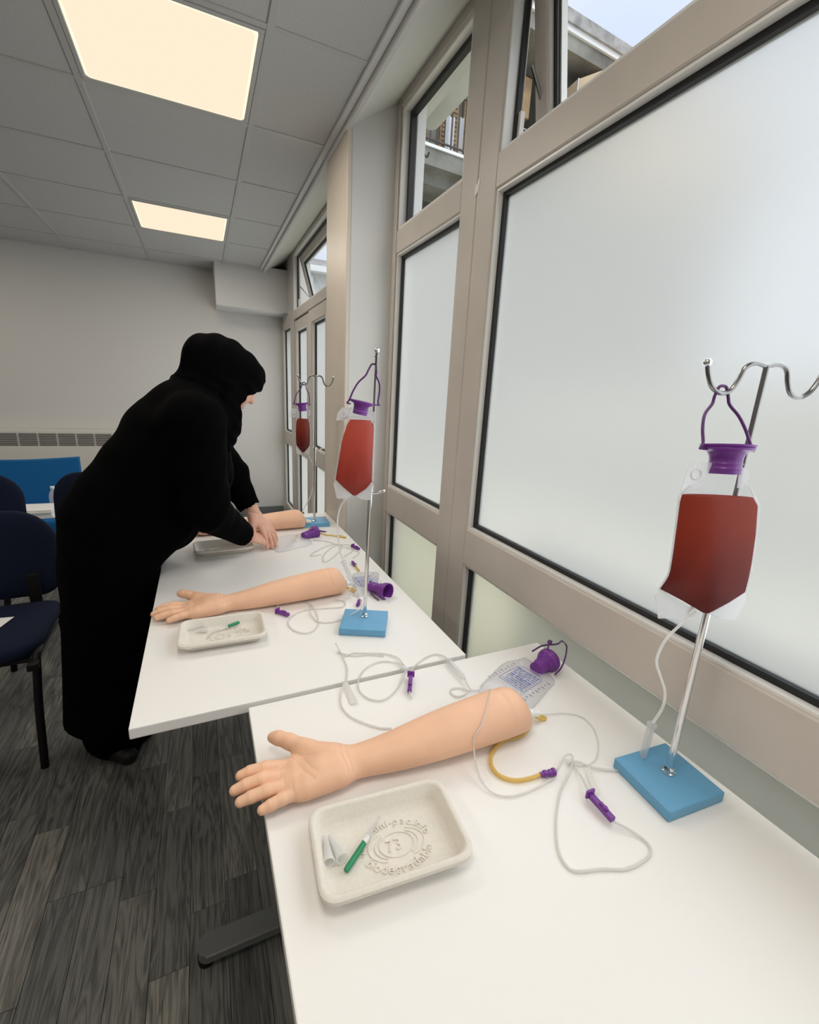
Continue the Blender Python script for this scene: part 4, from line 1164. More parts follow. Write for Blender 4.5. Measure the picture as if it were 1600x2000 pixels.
def arc_text(mb, txt, size, c, rx, ry, mid_deg, inside, gap=0.0012, z=0.0052):
    """letters along an ellipse; inside=True: baseline curve below the letters' arc (text along the bottom)"""
    gl = glyphs(txt, size)
    tot = sum(b - a + gap for _, a, b in gl)
    r = (rx + ry) / 2
    s = -tot / 2
    for me, a, b in gl:
        wd = b - a
        u = s + wd / 2
        ang = math.radians(mid_deg) + (u / r if inside else -u / r)
        px, py = c[0] + rx * math.cos(ang), c[1] + ry * math.sin(ang)
        rot = math.atan2(ry * math.sin(ang) / ry, math.cos(ang)) + (math.pi / 2 if inside else -math.pi / 2)
        if me is not None:
            mtx = Matrix.Translation((px, py, z)) @ Matrix.Rotation(rot, 4, 'Z') @ Matrix.Translation((-(a + b) / 2, 0, 0))
            me.transform(mtx)
            mb.bm.from_mesh(me); bpy.data.meshes.remove(me)
        s += wd + gap
def emboss(t, w, d):
    mb = MB()
    c = (0.012, -0.004)
    arc_text(mb, 'www.uni-pac.info', 0.0168, c, 0.047, 0.031, 95, False, 0.0017)
    arc_text(mb, 'biodegradable', 0.0190, c, 0.058, 0.043, 270, True, 0.0022)
    mb.build('embossed_lettering', M['pulp'], t, False)
    mb = MB()
    gl = glyphs('73', 0.026)
    x = c[0] - 0.016
    for me, a, b in gl:
        me.transform(Matrix.Translation((x - a, c[1] - 0.009, 0.0052))); mb.bm.from_mesh(me); bpy.data.meshes.remove(me)
        x += b - a + 0.002
    for rx, ry, a0, a1, ox in ((0.027, 0.019, 0, 360, 0.0), (0.036, 0.0235, -70, 70, 0.008), (0.036, 0.0235, 110, 250, -0.008), (0.030, 0.0205, -60, 60, 0.004), (0.030, 0.0205, 120, 240, -0.004)):
        k = 40
        pts = [(c[0] + ox + rx * math.cos(math.radians(a0 + (a1 - a0) * q / k)), c[1] + ry * math.sin(math.radians(a0 + (a1 - a0) * q / k)), 0.0051) for q in range(k + 1)]
        mb.tube(pts, 0.0011, 6, 1)
    mb.build('embossed_emblem', M['pulp'], t, False)
    # a few small drainage ribs seen by the needle
tray((0.2205, 0.4815), math.radians(-4.5), 0.226, 0.146, 'grey-beige pulp tray on the nearest table, with raised lettering and a green needle', True)
tray((0.0205, 1.194), math.radians(-1.5), 0.220, 0.145, 'grey-beige pulp tray in front of the middle arm, holding a green needle', True)
tray((0.052, 1.905), math.radians(3.0), 0.224, 0.142, 'grey-beige pulp tray farthest away, partly covered by the black sleeve', True)

def needle(pts, label):
    """green handle, ribbed collar, clear sheath"""
    s0, s1, c1, h1 = [Vector(p) for p in pts]
    t = thing('needle', label, 'needle', tuple(h1), 0, 'green-handled needles')
    ax = (h1 - s0).normalized()
    L1 = (s1 - s0).length
    MB().lathe([(0, 0), (0.0016, 0), (0.0036, L1), (0, L1)], s0, ax, 12).build('clear_sheath', M['clear'], t, True, True)
    MB().tube([s0 + ax * 0.006, s1], 0.0006, 6, 1).build('steel_needle', M['chrome'], t)
    L2 = (c1 - s1).length
    pr = [(0, 0)]
    for q in range(5): pr += [(0.0044, L2 * q / 5), (0.0044, L2 * (q + 0.6) / 5), (0.0037, L2 * (q + 0.7) / 5)]
    MB().lathe(pr + [(0.0042, L2), (0, L2)], s1, ax, 14).build('ribbed_collar', M['white_plastic'], t, True, True, 30)
    L3 = (h1 - c1).length
    MB().lathe([(0, 0), (0.0040, 0), (0.0043, L3 * 0.2), (0.0045, L3 * 0.9), (0.0038, L3), (0, L3)], c1, ax, 14).build('green_handle', M['green'], t, True, True, 40)
def lift(pts, dz): return [(p[0], p[1], p[2] + dz) for p in pts]
needle(lift(B['needle_near'], 0.0035), 'green-handled needle with a clear sheath in the nearest tray')
needle(lift(B['needle_mid'], 0.0035), 'green-handled needle with a clear sheath in the middle tray')
def cone_cap(a, b, label, r0=0.003, r1=0.008):
    a, b = Vector(a), Vector(b)
    L = (b - a).length
    o = MB().lathe([(0, 0), (r0, 0), (r1, L), (r1 * 1.08, L), (r1 * 1.08, L - 0.003), (r1 * 0.85, L - 0.003), (r0 * 0.7, 0.003), (0, 0.003)], a, b - a, 18).build('needle_guard', M['cap'], None, True, True, 40)
    return tag(o, label, 'cap', 'clear needle caps')
def capz(k, i, z0, z1): return ((*B[k][i][:2], TZ + z0), (*B[k][i + 1][:2], TZ + z1))
cone_cap(*capz('caps_near', 0, 0.009, 0.0145), 'clear conical needle cap nearest the short end of the nearest tray')
cone_cap((B['caps_near'][2][0] + 0.006, B['caps_near'][2][1], TZ + 0.009), (B['caps_near'][3][0] + 0.005, B['caps_near'][3][1], TZ + 0.0145), 'clear conical needle cap beside the green needle in the nearest tray')
cone_cap(*capz('caps_mid', 0, 0.009, 0.0145), 'clear conical needle cap lying in the middle tray, longer one')
cone_cap((-0.050, 1.232, TZ + 0.010), (-0.020, 1.226, TZ + 0.0145), 'short clear needle cap in the middle tray beside the longer one')
cone_cap((-0.035, 1.915, TZ + 0.009), (-0.03, 1.865, TZ + 0.0145), 'clear needle cap at the short end of the farthest tray')
cone_cap((-0.018, 1.92, TZ + 0.009), (0.002, 1.872, TZ + 0.0145), 'clear needle cap in the farthest tray beside another cap')

# ------------------------------------------------------------------ drip stands
def stand(label, base, rz, pole, top, e, clip, wide, bw=0.132, bd=0.122):
    bx, by = base
    t = thing('drip_stand', label, 'drip stand', (bx, by, TZ), rz, 'blue-based drip stands')
    MB().box((-bw / 2, -bd / 2, 0), (bw / 2, bd / 2, 0.021), 0.003, 3).build('base_block', M['blue_block'], t, False, True, 40)
    px, py = pole
    MB().lathe([(0, 0), (0.0115, 0), (0.0115, 0.004), (0.009, 0.0055), (0.009, 0.010), (0.0065, 0.013), (0, 0.013)], (px, py, TZ + 0.021), (0, 0, 1), 8).build('nut', M['chrome'], t, True, True, 30)
    a, b = Vector((px, py, TZ + 0.021)), Vector(top)
    mid = a.lerp(b, 0.52)
    MB().tube([a, mid], 0.0058, 14, 1).build('pole', M['chrome'], t, True, True, 40)
    MB().tube([mid, b], 0.0040, 12, 1).build('inner_rod', M['steel_dark'], t, True, True, 40)
    MB().tube([mid - Vector((0, 0, 0.006)), mid + Vector((0, 0, 0.008))], 0.0075, 12, 1).build('collar', M['chrome'], t, True, True, 40)
    E_ = Vector((e[0], e[1], 0)).normalized()
    if clip:
        c0 = a.lerp(b, clip)
        E_ = Vector((0.92, -0.38, 0)).normalized()
        MB().tube([c0, c0 + E_ * 0.016 + Vector((0, 0, -0.002)), c0 + E_ * 0.036 + Vector((0, 0, 0.004))], 0.0035, 8).ball(c0 + E_ * 0.037 + Vector((0, 0, 0.005)), 0.0045).build('side_hook', M['chrome'], t, True, True)
    E_ = Vector((e[0], e[1], 0)).normalized()
    prof = [(0, 0.0), (0.018, 0.003), (0.032, -0.004), (0.039, -0.022), (0.047, -0.036), (0.061, -0.041), (0.076, -0.033), (0.085, -0.018), (0.091, 0.000)]
    L = [b - E_ * s * wide + Vector((0, 0, z)) for s, z in prof]
    Rr = [b + E_ * s * wide + Vector((0, 0, z)) for s, z in prof]
    h = MB().tube(L[::-1] + Rr[1:], 0.0036, 10, 5)
    ho = h.build('double_hook', M['steel_dark'], t, True, True, 180)
    for p in (L[-1], Rr[-1]): MB().ball(p, 0.0062, 2).build('ball_tip', M['chrome'], ho, True, True)
    return t
E1 = (0.93, -0.36)
stand('blue-based drip stand on the nearest table, with a big red bag', (0.737, 0.400), math.radians(-4), B['pole_near'][0][:2], (0.7413, 0.4023, 1.4610), E1, 0, 0.98)
EM = (0.34, 0.94)
stand('blue-based drip stand beside the middle arm, its hook seen edge-on', (0.402, 1.128), math.radians(-25), B['pole_mid'][0][:2], (0.420, 1.142, 1.493), EM, 0.51, 0.95)
EF = (0.90, -0.42)
stand('blue-based drip stand at the far end of the table', (0.498, 2.197), math.radians(-3), B['pole_far'][0][:2], (0.4991, 2.173, 1.4552), EF, 0.52, 0.92)

# ------------------------------------------------------------------ hanging feed bags
def hanging_bag(label, hook, e, center, lean, zl, wl, liq, scale_t, tube_pts, cham, rest_fn, depth=0.0, cs=1.0):
    """hook: point on the hook that carries the bail. center(z): sideways position of the bag's axis.
       zl: (cap rim, neck end, liquid level, liquid bottom) below the hook; wl: half widths of liquid rows"""
    H = Vector(hook); E_ = Vector((e[0], e[1], 0)).normalized(); N_ = Vector((E_.y, -E_.x, 0)); Zv = Vector((0, 0, 1))
    t = thing('feed_bag', label, 'feed bag', (H.x, H.y, H.z), 0, 'red feed bags hanging from the stands')
    def pt(s, z, d=0.0):
        q = min(1.0, max(0.0, (-z - 0.01) / 0.09))
        return H + E_ * s + Zv * z + N_ * (d + depth * q * q * (3 - 2 * q))
    def row(z, c, hw, th, n=24, p=1.0):
        out = []
        for k in range(n):
            a = 2 * math.pi * k / n
            ca, sa = math.cos(a), math.sin(a)
            out.append(pt(c + hw * math.copysign(abs(ca) ** p, ca), z, th * math.copysign(abs(sa) ** 1.0, sa)))
        return out
    zr, zn, zt, zb = zl
    # liquid
    LR = []
    for f, cw, hw, th in wl:
        z = zt + (zb - zt) * f
        LR.append(row(z, center(z) + cw, hw, th * scale_t))
    MB().loft(LR).build('red_feed', M[liq], t, True, True, 60)
    # clear pouch round it, from neck to bottom corners
    FR = []
    c0 = center(zn)
    FR.append(row(zn + 0.004, c0, 0.020 * cs, 0.0195 * cs))
    FR.append(row(zn - 0.012, center(zn - 0.012), 0.023 * cs, 0.020))
    zs = zn + (zt - zn) * 0.6
    FR.append(row(zs, center(zs), wl[0][2] * 0.82, 0.017))
    for f, cw, hw, th in wl[:-1]:
        z = zt + (zb - zt) * f
        FR.append(row(z + 0.0008, center(z) + cw, hw + 0.0022, th * scale_t + 0.0016))
    f, cw, hw, th = wl[-1]
    FR.append(row(zb - 0.003, center(zb) + cw, 0.006, 0.005))
    MB().loft(FR, cap=False).build('clear_pouch', M['film'], t, True, True, 180)
    # welded seams: side strips and the two bottom corners
    zk = zt + (zb - zt) * wl[-3][0]
    ck, hk = center(zk) + wl[-3][1], wl[-3][2]
    cb = center(zb)
    for sg in (-1, 1):
        pts = [pt(ck + sg * hk, zk, 0), pt(ck + sg * (hk + 0.006), zk - 0.012, 0), pt(ck + sg * hk * 0.92, zb - 0.012, 0.001), pt(cb + sg * hk * 0.35, zb - 0.010, 0), pt(cb + sg * 0.006, zb - 0.002, 0)]
        MB().poly(pts, 0.0012, N_).build('welded_corner', M['weld'], t)
        edge = [pt(center(zs) + sg * (wl[0][2] * 0.82 + 0.001), zs)]
        for f, cw, hw, th in wl[:-2]:
            z = zt + (zb - zt) * f
            edge.append(pt(center(z) + cw + sg * (hw + 0.003), z))
        MB().tube(edge, 0.0013, 6, 3).build('side_seam', M['weld'], t, True, True)
    # hanging tab with a ring on the outer shoulder
    tb = [pt(c0 - 0.020, zn + 0.012), pt(c0 - 0.046, zn + 0.010), pt(c0 - 0.056, zn - 0.002), pt(c0 - 0.060, zs - 0.012), pt(c0 - wl[0][2] * 0.98, zt + 0.004), pt(c0 - 0.045, zs - 0.012), pt(c0 - 0.030, zn - 0.016), pt(c0 - 0.024, zn - 0.004)]
    tabo = MB().poly(tb, 0.0012, N_).build('hanging_tab', M['weld'], t)
    MB().tube([pt(c0 - 0.042 + 0.0075 * math.cos(a), zn - 0.006 + 0.0075 * math.sin(a), 0.001) for a in [2 * math.pi * k / 14 for k in range(14)]], 0.0014, 6, 1, True).build('tab_ring', M['white_plastic'], tabo, True, True)
    tb2 = [pt(c0 + 0.022, zn + 0.008), pt(c0 + 0.036, zn + 0.004), pt(c0 + 0.040, zn - 0.010), pt(c0 + 0.034, zn - 0.022), pt(c0 + 0.026, zn - 0.024)]
    MB().poly(tb2, 0.0012, N_).build('side_tab', M['weld'], t)
    # purple cap: threaded neck, wide rim
    cr = center(zr)
    axis = (pt(cr, zr) - pt(c0, zn)).normalized()
    Lr = (pt(cr, zr) - pt(c0, zn)).length
    pr = [(0, -0.004), (0.0185, -0.004), (0.0185, 0.002), (0.0195, 0.004), (0.0185, 0.006), (0.0185, 0.009), (0.0195, 0.011), (0.0185, 0.013), (0.019, Lr * 0.55), (0.022, Lr * 0.72), (0.0295, Lr * 0.80), (0.0305, Lr * 0.86), (0.0295, Lr * 0.90), (0.031, Lr * 0.93), (0.031, Lr), (0.0285, Lr), (0.026, Lr * 0.94), (0, Lr * 0.94)]
    pr = [(r * cs, hh) for r, hh in pr]
    MB().lathe(pr, pt(c0, zn), axis, 28).build('purple_cap', M['purple'], t, True, True, 35)
    # carrying bail from the rim up over the hook
    bl = [(0.040, zr - 0.006), (0.036, zr + 0.002), (0.033, zr * 0.72), (0.026, zr * 0.46), (0.0135, zr * 0.26), (0.0105, zr * 0.12), (0.006, 0.004), (0, 0.0065)]
    if abs(zr) > 0.001:
        cb_ = lambda z: center(zr) * (z / zr if z < 0 else 0) * 0.9
        Lp = [pt(cb_(z) - s * (1 if s < 0.03 else 1), z) for s, z in bl]
        Rp = [pt(cb_(z) + s, z) for s, z in bl]
        MB().tube(Lp + Rp[::-1][1:], 0.0023, 8, 4).build('purple_bail', M['purple_dark'], t, True, True, 180)
        for sg in (-1, 1):
            MB().tube([pt(cr + sg * 0.029, zr - 0.007), pt(cb_(zr) + sg * 0.0415, zr - 0.0065)], 0.0022, 6, 1).build('bail_lug', M['purple_dark'], t, True, True)
    # outlet, tubing, drip chamber
    MB().lathe([(0, 0), (0.0042, 0), (0.0042, 0.012), (0.0030, 0.020), (0, 0.020)], Vector(tube_pts[0]) + Vector((0.0, 0, 0.012)), Vector(tube_pts[1]) - Vector(tube_pts[0]), 10).build('outlet', M['white_plastic'], t, True, True, 40)
    tubes('feed_tube', M['tube'], t, tube_pts, 0.0022)
    if cham: drip_chamber(t, *cham)
    return t
def drip_chamber(t, a, b, r=0.0068):
    a, b = Vector(a), Vector(b)
    L = (b - a).length
    MB().lathe([(0, 0), (0.003, 0), (0.004, L * 0.04), (r * 1.3, L * 0.05), (r * 1.3, L * 0.11), (r, L * 0.13), (r * 0.92, L * 0.86), (r * 0.55, L * 0.94), (0.003, L * 0.96), (0.003, L), (0, L)], a, b - a, 16).build('drip_chamber', M['clear'], t, True, True, 40)
    MB().tube([a + (b - a) * 0.05, a + (b - a) * 0.5], 0.0015, 6, 1).build('dropper', M['white_plastic'], t)
def clamp(t, pts, r=0.0058, mname='purple'):
    a, b = Vector(pts[0]), Vector(pts[1])
    d = (b - a).normalized(); L = (b - a).length
    s = d.cross(Vector((0, 0, 1))).normalized(); u = s.cross(d)
    mt = Matrix((( d.x, s.x, u.x, 0), (d.y, s.y, u.y, 0), (d.z, s.z, u.z, 0), (0, 0, 0, 1)))
    m = MB()
    m.obox(a.lerp(b, 0.5), (L, r * 1.7, r * 1.5), mt, 0.0012)
    m.obox(a + d * 0.004 + u * r * 0.4, (0.004, r * 3.0, r * 2.6), mt, 0.0008)
    m.obox(a.lerp(b, 0.62) + u * r * 1.0, (L * 0.3, r * 0.8, r * 0.9), mt, 0.0008)
    m.lathe([(0, 0), (r * 0.75, 0), (r * 0.75, r * 1.3), (0, r * 1.3)], a.lerp(b, 0.66) + u * r * 0.6 - s * r * 0.65, s, 12)
    return m.build('roller_clamp', M[mname], t, True, True, 30)

# near bag
WLN = [(0, -0.001, 0.055, 0.6), (0.06, 0.002, 0.0595, 0.85), (0.3, 0.003, 0.0615, 1.0), (0.55, 0.002, 0.0625, 1.0), (0.68, 0.0, 0.0635, 0.95), (0.80, -0.007, 0.0690, 0.75), (0.90, 0.0, 0.038, 0.5), (1.0, 0.002, 0.006, 0.2)]
bagn = hanging_bag('large clear bag of dark red feed hanging over the nearest table', (0.6868, 0.4234, 1.4240), E1, lambda z: (-0.14 * z if z > -0.075 else (0.0105 if z > -0.15 else 0.0105 - 0.115 * (z + 0.15))), 0,
    (-0.075, -0.113, -0.150, -0.338), WLN, 'red', 0.019, B['bag_near_tube'] + [B['chamber_near'][0]], B['chamber_near'], None, 0.026, 1.12)
tubes('feed_tube', M['tube'], bagn, [B['chamber_near'][1]] + B['near_tube_loop'], 0.0022)
tubes('feed_tube', M['tube'], bagn, B['near_tube_a'], 0.0022)
tubes('feed_tube', M['tube'], bagn, B['near_tube_b'], 0.0022)
clamp(bagn, B['near_clamp'])
MB().ball(B['near_tube_loop'][-1], 0.0042, 2, (1.4, 1, 0.9)).build('tube_joint', M['clear'], bagn, True, True)
MB().poly(B['near_tag'], 0.0004, (0.6, 0.3, 0.6)).build('paper_tag', M['paper'], bagn)
# middle bag
WLM = [(0, 0.002, 0.026, 0.6), (0.08, 0.002, 0.034, 0.9), (0.28, -0.001, 0.040, 1.0), (0.55, -0.003, 0.0435, 1.05), (0.74, -0.004, 0.0465, 1.0), (0.80, -0.004, 0.0475, 0.85), (0.90, 0.0, 0.030, 0.5), (1.0, 0.0, 0.005, 0.2)]
hm = Vector((0.412, 1.142, 1.482)) - Vector((EM[0], EM[1], 0)) * 0.061 * 0.95
HM = (hm.x, hm.y, 1.4565)
cM = lambda z: (-0.044 - 0.075 * (z + 0.095)) * 0.6 if False else (0.30 * z if z > -0.10 else -0.030 + 0.045 * (z + 0.10))
bagm = hanging_bag('clear bag of red feed hanging by the middle arm', HM, (0.91, -0.41), cM, 0, (-0.084, -0.112, -0.130, -0.325), WLM, 'red_lit', 0.024,
    [(B['bag_mid_tube'][0][0] + 0.0, B['bag_mid_tube'][0][1], 1.122)] + B['bag_mid_tube'][1:] + [B['m_ch'][0]], None, None)
# far bag
WLF = [(0, 0, 0.024, 0.6), (0.1, 0, 0.030, 0.9), (0.35, 0, 0.033, 1.0), (0.6, 0, 0.033, 1.0), (0.74, 0, 0.032, 0.9), (0.80, 0, 0.030, 0.8), (0.92, 0, 0.016, 0.5), (1.0, 0, 0.005, 0.2)]
hf = Vector((0.4991, 2.173, 1.4552)) - Vector((0.90, -0.42, 0)).normalized() * 0.061 * 0.92
bagf = hanging_bag('small-looking clear bag of red feed on the stand at the far end', (hf.x, hf.y, 1.4185), EF, lambda z: 0.09 * z if z > -0.1 else -0.003 + 0.0 * z, 0, (-0.088, -0.122, -0.160, -0.320), WLF, 'red', 0.02,
    B['bag_far_tube'], None, None, 0.016)

# ------------------------------------------------------------------ empty feed bags lying on the tables
def flat_bag(label, quad, neck, rim, bail, th=0.007, prints=True, knob=None, r=0.020, openrim=False, group='empty feed bags lying on the tables'):
    """quad: outlet corner, far side..., as outline points on the table; neck/rim: cap axis"""
    c = Vector((sum(p[0] for p in quad) / len(quad), sum(p[1] for p in quad) / len(quad), TZ))
    t = thing('empty_feed_bag', label, 'feed bag', tuple(c), 0, group)
    nk, rm = Vector(neck), Vector(rim)
    n = len(quad)
    rings = []
    # crumpled pouch: outline shrunk and lifted in steps
    dense = []
    for i in range(n):
        a, b = Vector(quad[i]), Vector(quad[(i + 1) % n])
        for k in range(6): dense.append(a.lerp(b, k / 6))
    rnd = random.Random(int(1000 * abs(c.x)) + 5)
    dense = [Vector((p.x + rnd.uniform(-0.0035, 0.0035), p.y + rnd.uniform(-0.0035, 0.0035), p.z)) for p in dense]
    dense = [(dense[i - 1] + dense[i] * 2 + dense[(i + 1) % len(dense)]) / 4 for i in range(len(dense))]
    for f, z in ((1.0, 0.0022), (0.9, th * 0.75), (0.72, th * 1.15), (0.5, th), (0.26, th * 1.2), (0.02, th * 1.05)):
        rings.append([Vector((c.x + (p.x - c.x) * f, c.y + (p.y - c.y) * f, TZ + z + (rnd.random() - 0.5) * th * 0.55 * (f < 1.0))) for p in dense])
    MB().loft([[Vector((p.x, p.y, TZ + 0.0008)) for p in dense]] + rings).build('clear_pouch', M['crumple'], t, True, True, 25)
    sm = MB().tube([(p.x, p.y, TZ + 0.0022) for p in dense], 0.0012, 5, 1, True).build('welded_seam', M['weld'], t, True, True)
    # shoulder film up to the neck
    ax = (rm - nk); L = ax.length; ax.normalize()
    MB().lathe([(0, -0.010), (r * 0.90, -0.010), (r * 0.90, L * 0.12), (r * 0.98, L * 0.15), (r * 0.90, L * 0.19), (r * 0.90, L * 0.28), (r * 0.98, L * 0.31), (r * 0.90, L * 0.35), (r * 0.92, L * 0.44), (r * 1.12, L * 0.50), (r * 1.14, L * 0.66), (r * 1.40, L * 0.74), (r * 1.46, L * 0.80), (r * 1.40, L * 0.86), (r * 1.48, L * 0.90), (r * 1.48, L), (r * 1.34, L), (r * 1.26, L * 0.9), (r * 0.8, L * 0.2 if openrim else L * 0.9), (0, L * 0.2 if openrim else L * 0.9)], nk, ax, 24).build('purple_cap', M['purple'], t, True, True, 35)
    if bail: MB().tube(bail, 0.0022, 8, 4).build('purple_bail', M['purple_dark'], t, True, True, 180)
    if knob:
        k0, k1 = Vector(knob[0]), Vector(knob[1])
        MB().tube([k0, k1], 0.002, 6, 1).lathe([(0, 0), (0.0055, 0), (0.0062, 0.003), (0.0055, 0.008), (0, 0.008)], k1, k1 - k0, 12).build('plug', M['purple_dark'], t, True, True, 40)
    if prints:
        pm_ = MB()
        u = Vector((nk.x - c.x, nk.y - c.y, 0)).normalized(); v = Vector((-u.y, u.x, 0))
        zz = TZ + th * 1.55
        rn = random.Random(3)
        for i in range(9):
            s = 0.034 - i * 0.0080
            q = -0.030
            while q < 0.030:
                w_ = 0.004 + rn.random() * 0.010
                q1 = min(q + w_, 0.032)
                p0, p1 = c + u * s + v * q, c + u * s + v * q1
                hgt = 0.0022 if i not in (0, 4) else 0.0038
                pm_.poly([(p0.x, p0.y, zz), (p1.x, p1.y, zz), (p1.x - u.x * hgt, p1.y - u.y * hgt, zz), (p0.x - u.x * hgt, p0.y - u.y * hgt, zz)], 0.0003, (0, 0, 1))
                q = q1 + 0.0014 + rn.random() * 0.003
        pr_ = pm_.build('blue_printed_lines', M['print'], t)
        bd = MB().tube([(c + u * a + v * b).to_tuple()[:2] + (zz,) for a, b in ((0.046, -0.024), (0.046, 0.024), (0.032, 0.037), (-0.038, 0.037), (-0.038, -0.037), (0.032, -0.037))], 0.0006, 4, 1, True).build('printed_border', M['print'], t)
        gm = MB()
        for i in range(9):
            for sg in (-1, 1):
                p = c + u * (0.04 - i * 0.012) + v * sg * 0.046
                d = v * sg * (0.006 if i % 2 else 0.010)
                gm.poly([(p.x, p.y, zz - 0.002), (p.x + d.x, p.y + d.y, zz - 0.002), (p.x + d.x + u.x * 0.0014, p.y + d.y + u.y * 0.0014, zz - 0.002), (p.x + u.x * 0.0014, p.y + u.y * 0.0014, zz - 0.002)], 0.0003, (0, 0, 1))
        gm.build('printed_scale', M['ink'], t)
    return t
fb1 = flat_bag('empty clear feed bag with blue print and purple cap behind the large arm', B['bagflat'], tuple(Vector(B['cap_near'][0]).lerp(Vector(B['cap_near'][1]), 0.30)), B['cap_near'][1], B['bail_near'], 0.011, True, ((0.772, 0.770, 0.776), (0.787, 0.780, 0.790)), 0.0205)
for k in ('p1', 'p2', 'p2b', 'loop1', 'p3', 'p4', 'p5', 'stub2'): tubes('feed_tube', M['tube'], fb1, B[k], 0.0021)
thin = MB().tube(B['near_thin'], 0.0015, 4, 8)     # resample, then let it lie over the arm
path = []
pts_ = [Vector(p) for p in B['near_thin']]
for a_, b_ in zip(pts_, pts_[1:]):
    for q in range(6): path.append(a_.lerp(b_, q / 6))
path.append(pts_[-1])
thin.bm.free()
for p in path:
    hgt = arm_top((0.189, 0.634), math.radians(-2.9), p.x, p.y)
    if hgt > 0.002: p.z = TZ + hgt + 0.0012
for _ in range(30):
    zs_ = [p.z for p in path]
    for i in range(1, len(path) - 1): path[i].z = max(path[i].z, (zs_[i - 1] + zs_[i + 1]) / 2)
for _ in range(22):
    cp = [p.copy() for p in path]
    for i in range(1, len(path) - 1):
        q = (cp[i - 1] + cp[i] + cp[i + 1]) / 3
        hgt = arm_top((0.189, 0.634), math.radians(-2.9), q.x, q.y)
        if hgt > 0.002: q.z = max(q.z, TZ + hgt + 0.0012)
        path[i] = q
tubes('feed_tube', M['tube'], fb1, path, 0.0015, 8, 1)
tubes('feed_tube', M['tube'], fb1, B['thin2'], 0.0012)
drip_chamber(fb1, *B['chamber_flat'])
clamp(fb1, B['clamp2'])
MB().obox(Vector(B['conn2'][0]).lerp(Vector(B['conn2'][1]), 0.5), (0.012, 0.022, 0.008), Matrix.Rotation(0.3, 4, 'Z'), 0.003).build('tube_joint', M['clear'], fb1, True, True)
MB().poly(B['tag2'], 0.0004, (0.3, -0.2, 0.9)).build('paper_tag', M['paper'], fb1)
fb2 = flat_bag('empty clear feed bag behind the middle stand, purple cap open towards the camera', B['m_bag'], B['m_cap'][0], B['m_cap'][1], B['m_bail'], 0.008, True, None, 0.0195, True)
tubes('feed_tube', M['tube'], fb2, B['m_loop1'], 0.0021)
tubes('feed_tube', M['tube'], fb2, B['m_loop2'] + B['m_loop2b'][1:], 0.0021)
tubes('feed_tube', M['tube'], bagm, [B['m_ch'][1], (0.40, 1.29, 0.76), (0.43, 1.33, 0.735), (0.47, 1.34, 0.732)], 0.0021)
drip_chamber(bagm, *B['m_ch'])
clamp(fb2, B['m_clamp'], 0.006)
fb3 = flat_bag('empty clear feed bag under the woman\'s fingertips with a purple cap', B['f_bag'], B['f_cap'][0], B['f_cap'][1], None, 0.007, False, None, 0.0195)
MB().tube([(0.43, 1.95, 0.775), (0.475, 1.93, 0.768), (0.50, 1.97, 0.755), (0.49, 2.02, 0.745), (0.455, 2.04, 0.752)], 0.0022, 8, 4).build('purple_bail', M['purple_dark'], fb3, True, True, 180)
tubes('feed_tube', M['tube'], fb3, B['f_loop1'], 0.0021)
tubes('feed_tube', M['tube'], fb3, B['f_loop2'], 0.0021)
tubes('feed_tube', M['tube'], fb3, B['f_white'], 0.0030)
clamp(fb3, B['f_clamp'], 0.006)
tubes('feed_tube', M['tube'], bagf, [B['bag_far_tube'][-1], (0.425, 2.20, 0.745), (0.40, 2.26, 0.733), (0.36, 2.30, 0.732)], 0.0021)
cn = thing('tube_connector', 'loose connector with an amber tail between the middle and far bags', 'connector', (0.517, 1.58, TZ + 0.005))
connector('connector_body', M['purple'], cn, B['f_conn'], 0.0062, 0.0056)
tubes('amber_tail', M['yellow'], cn, B['f_conn2'], 0.0034)
cl = thing('purple_clip', 'small purple tube clip lying behind the farthest arm', 'clip', (0.30, 2.325, TZ))
clamp(cl, B['f_bit'], 0.006)

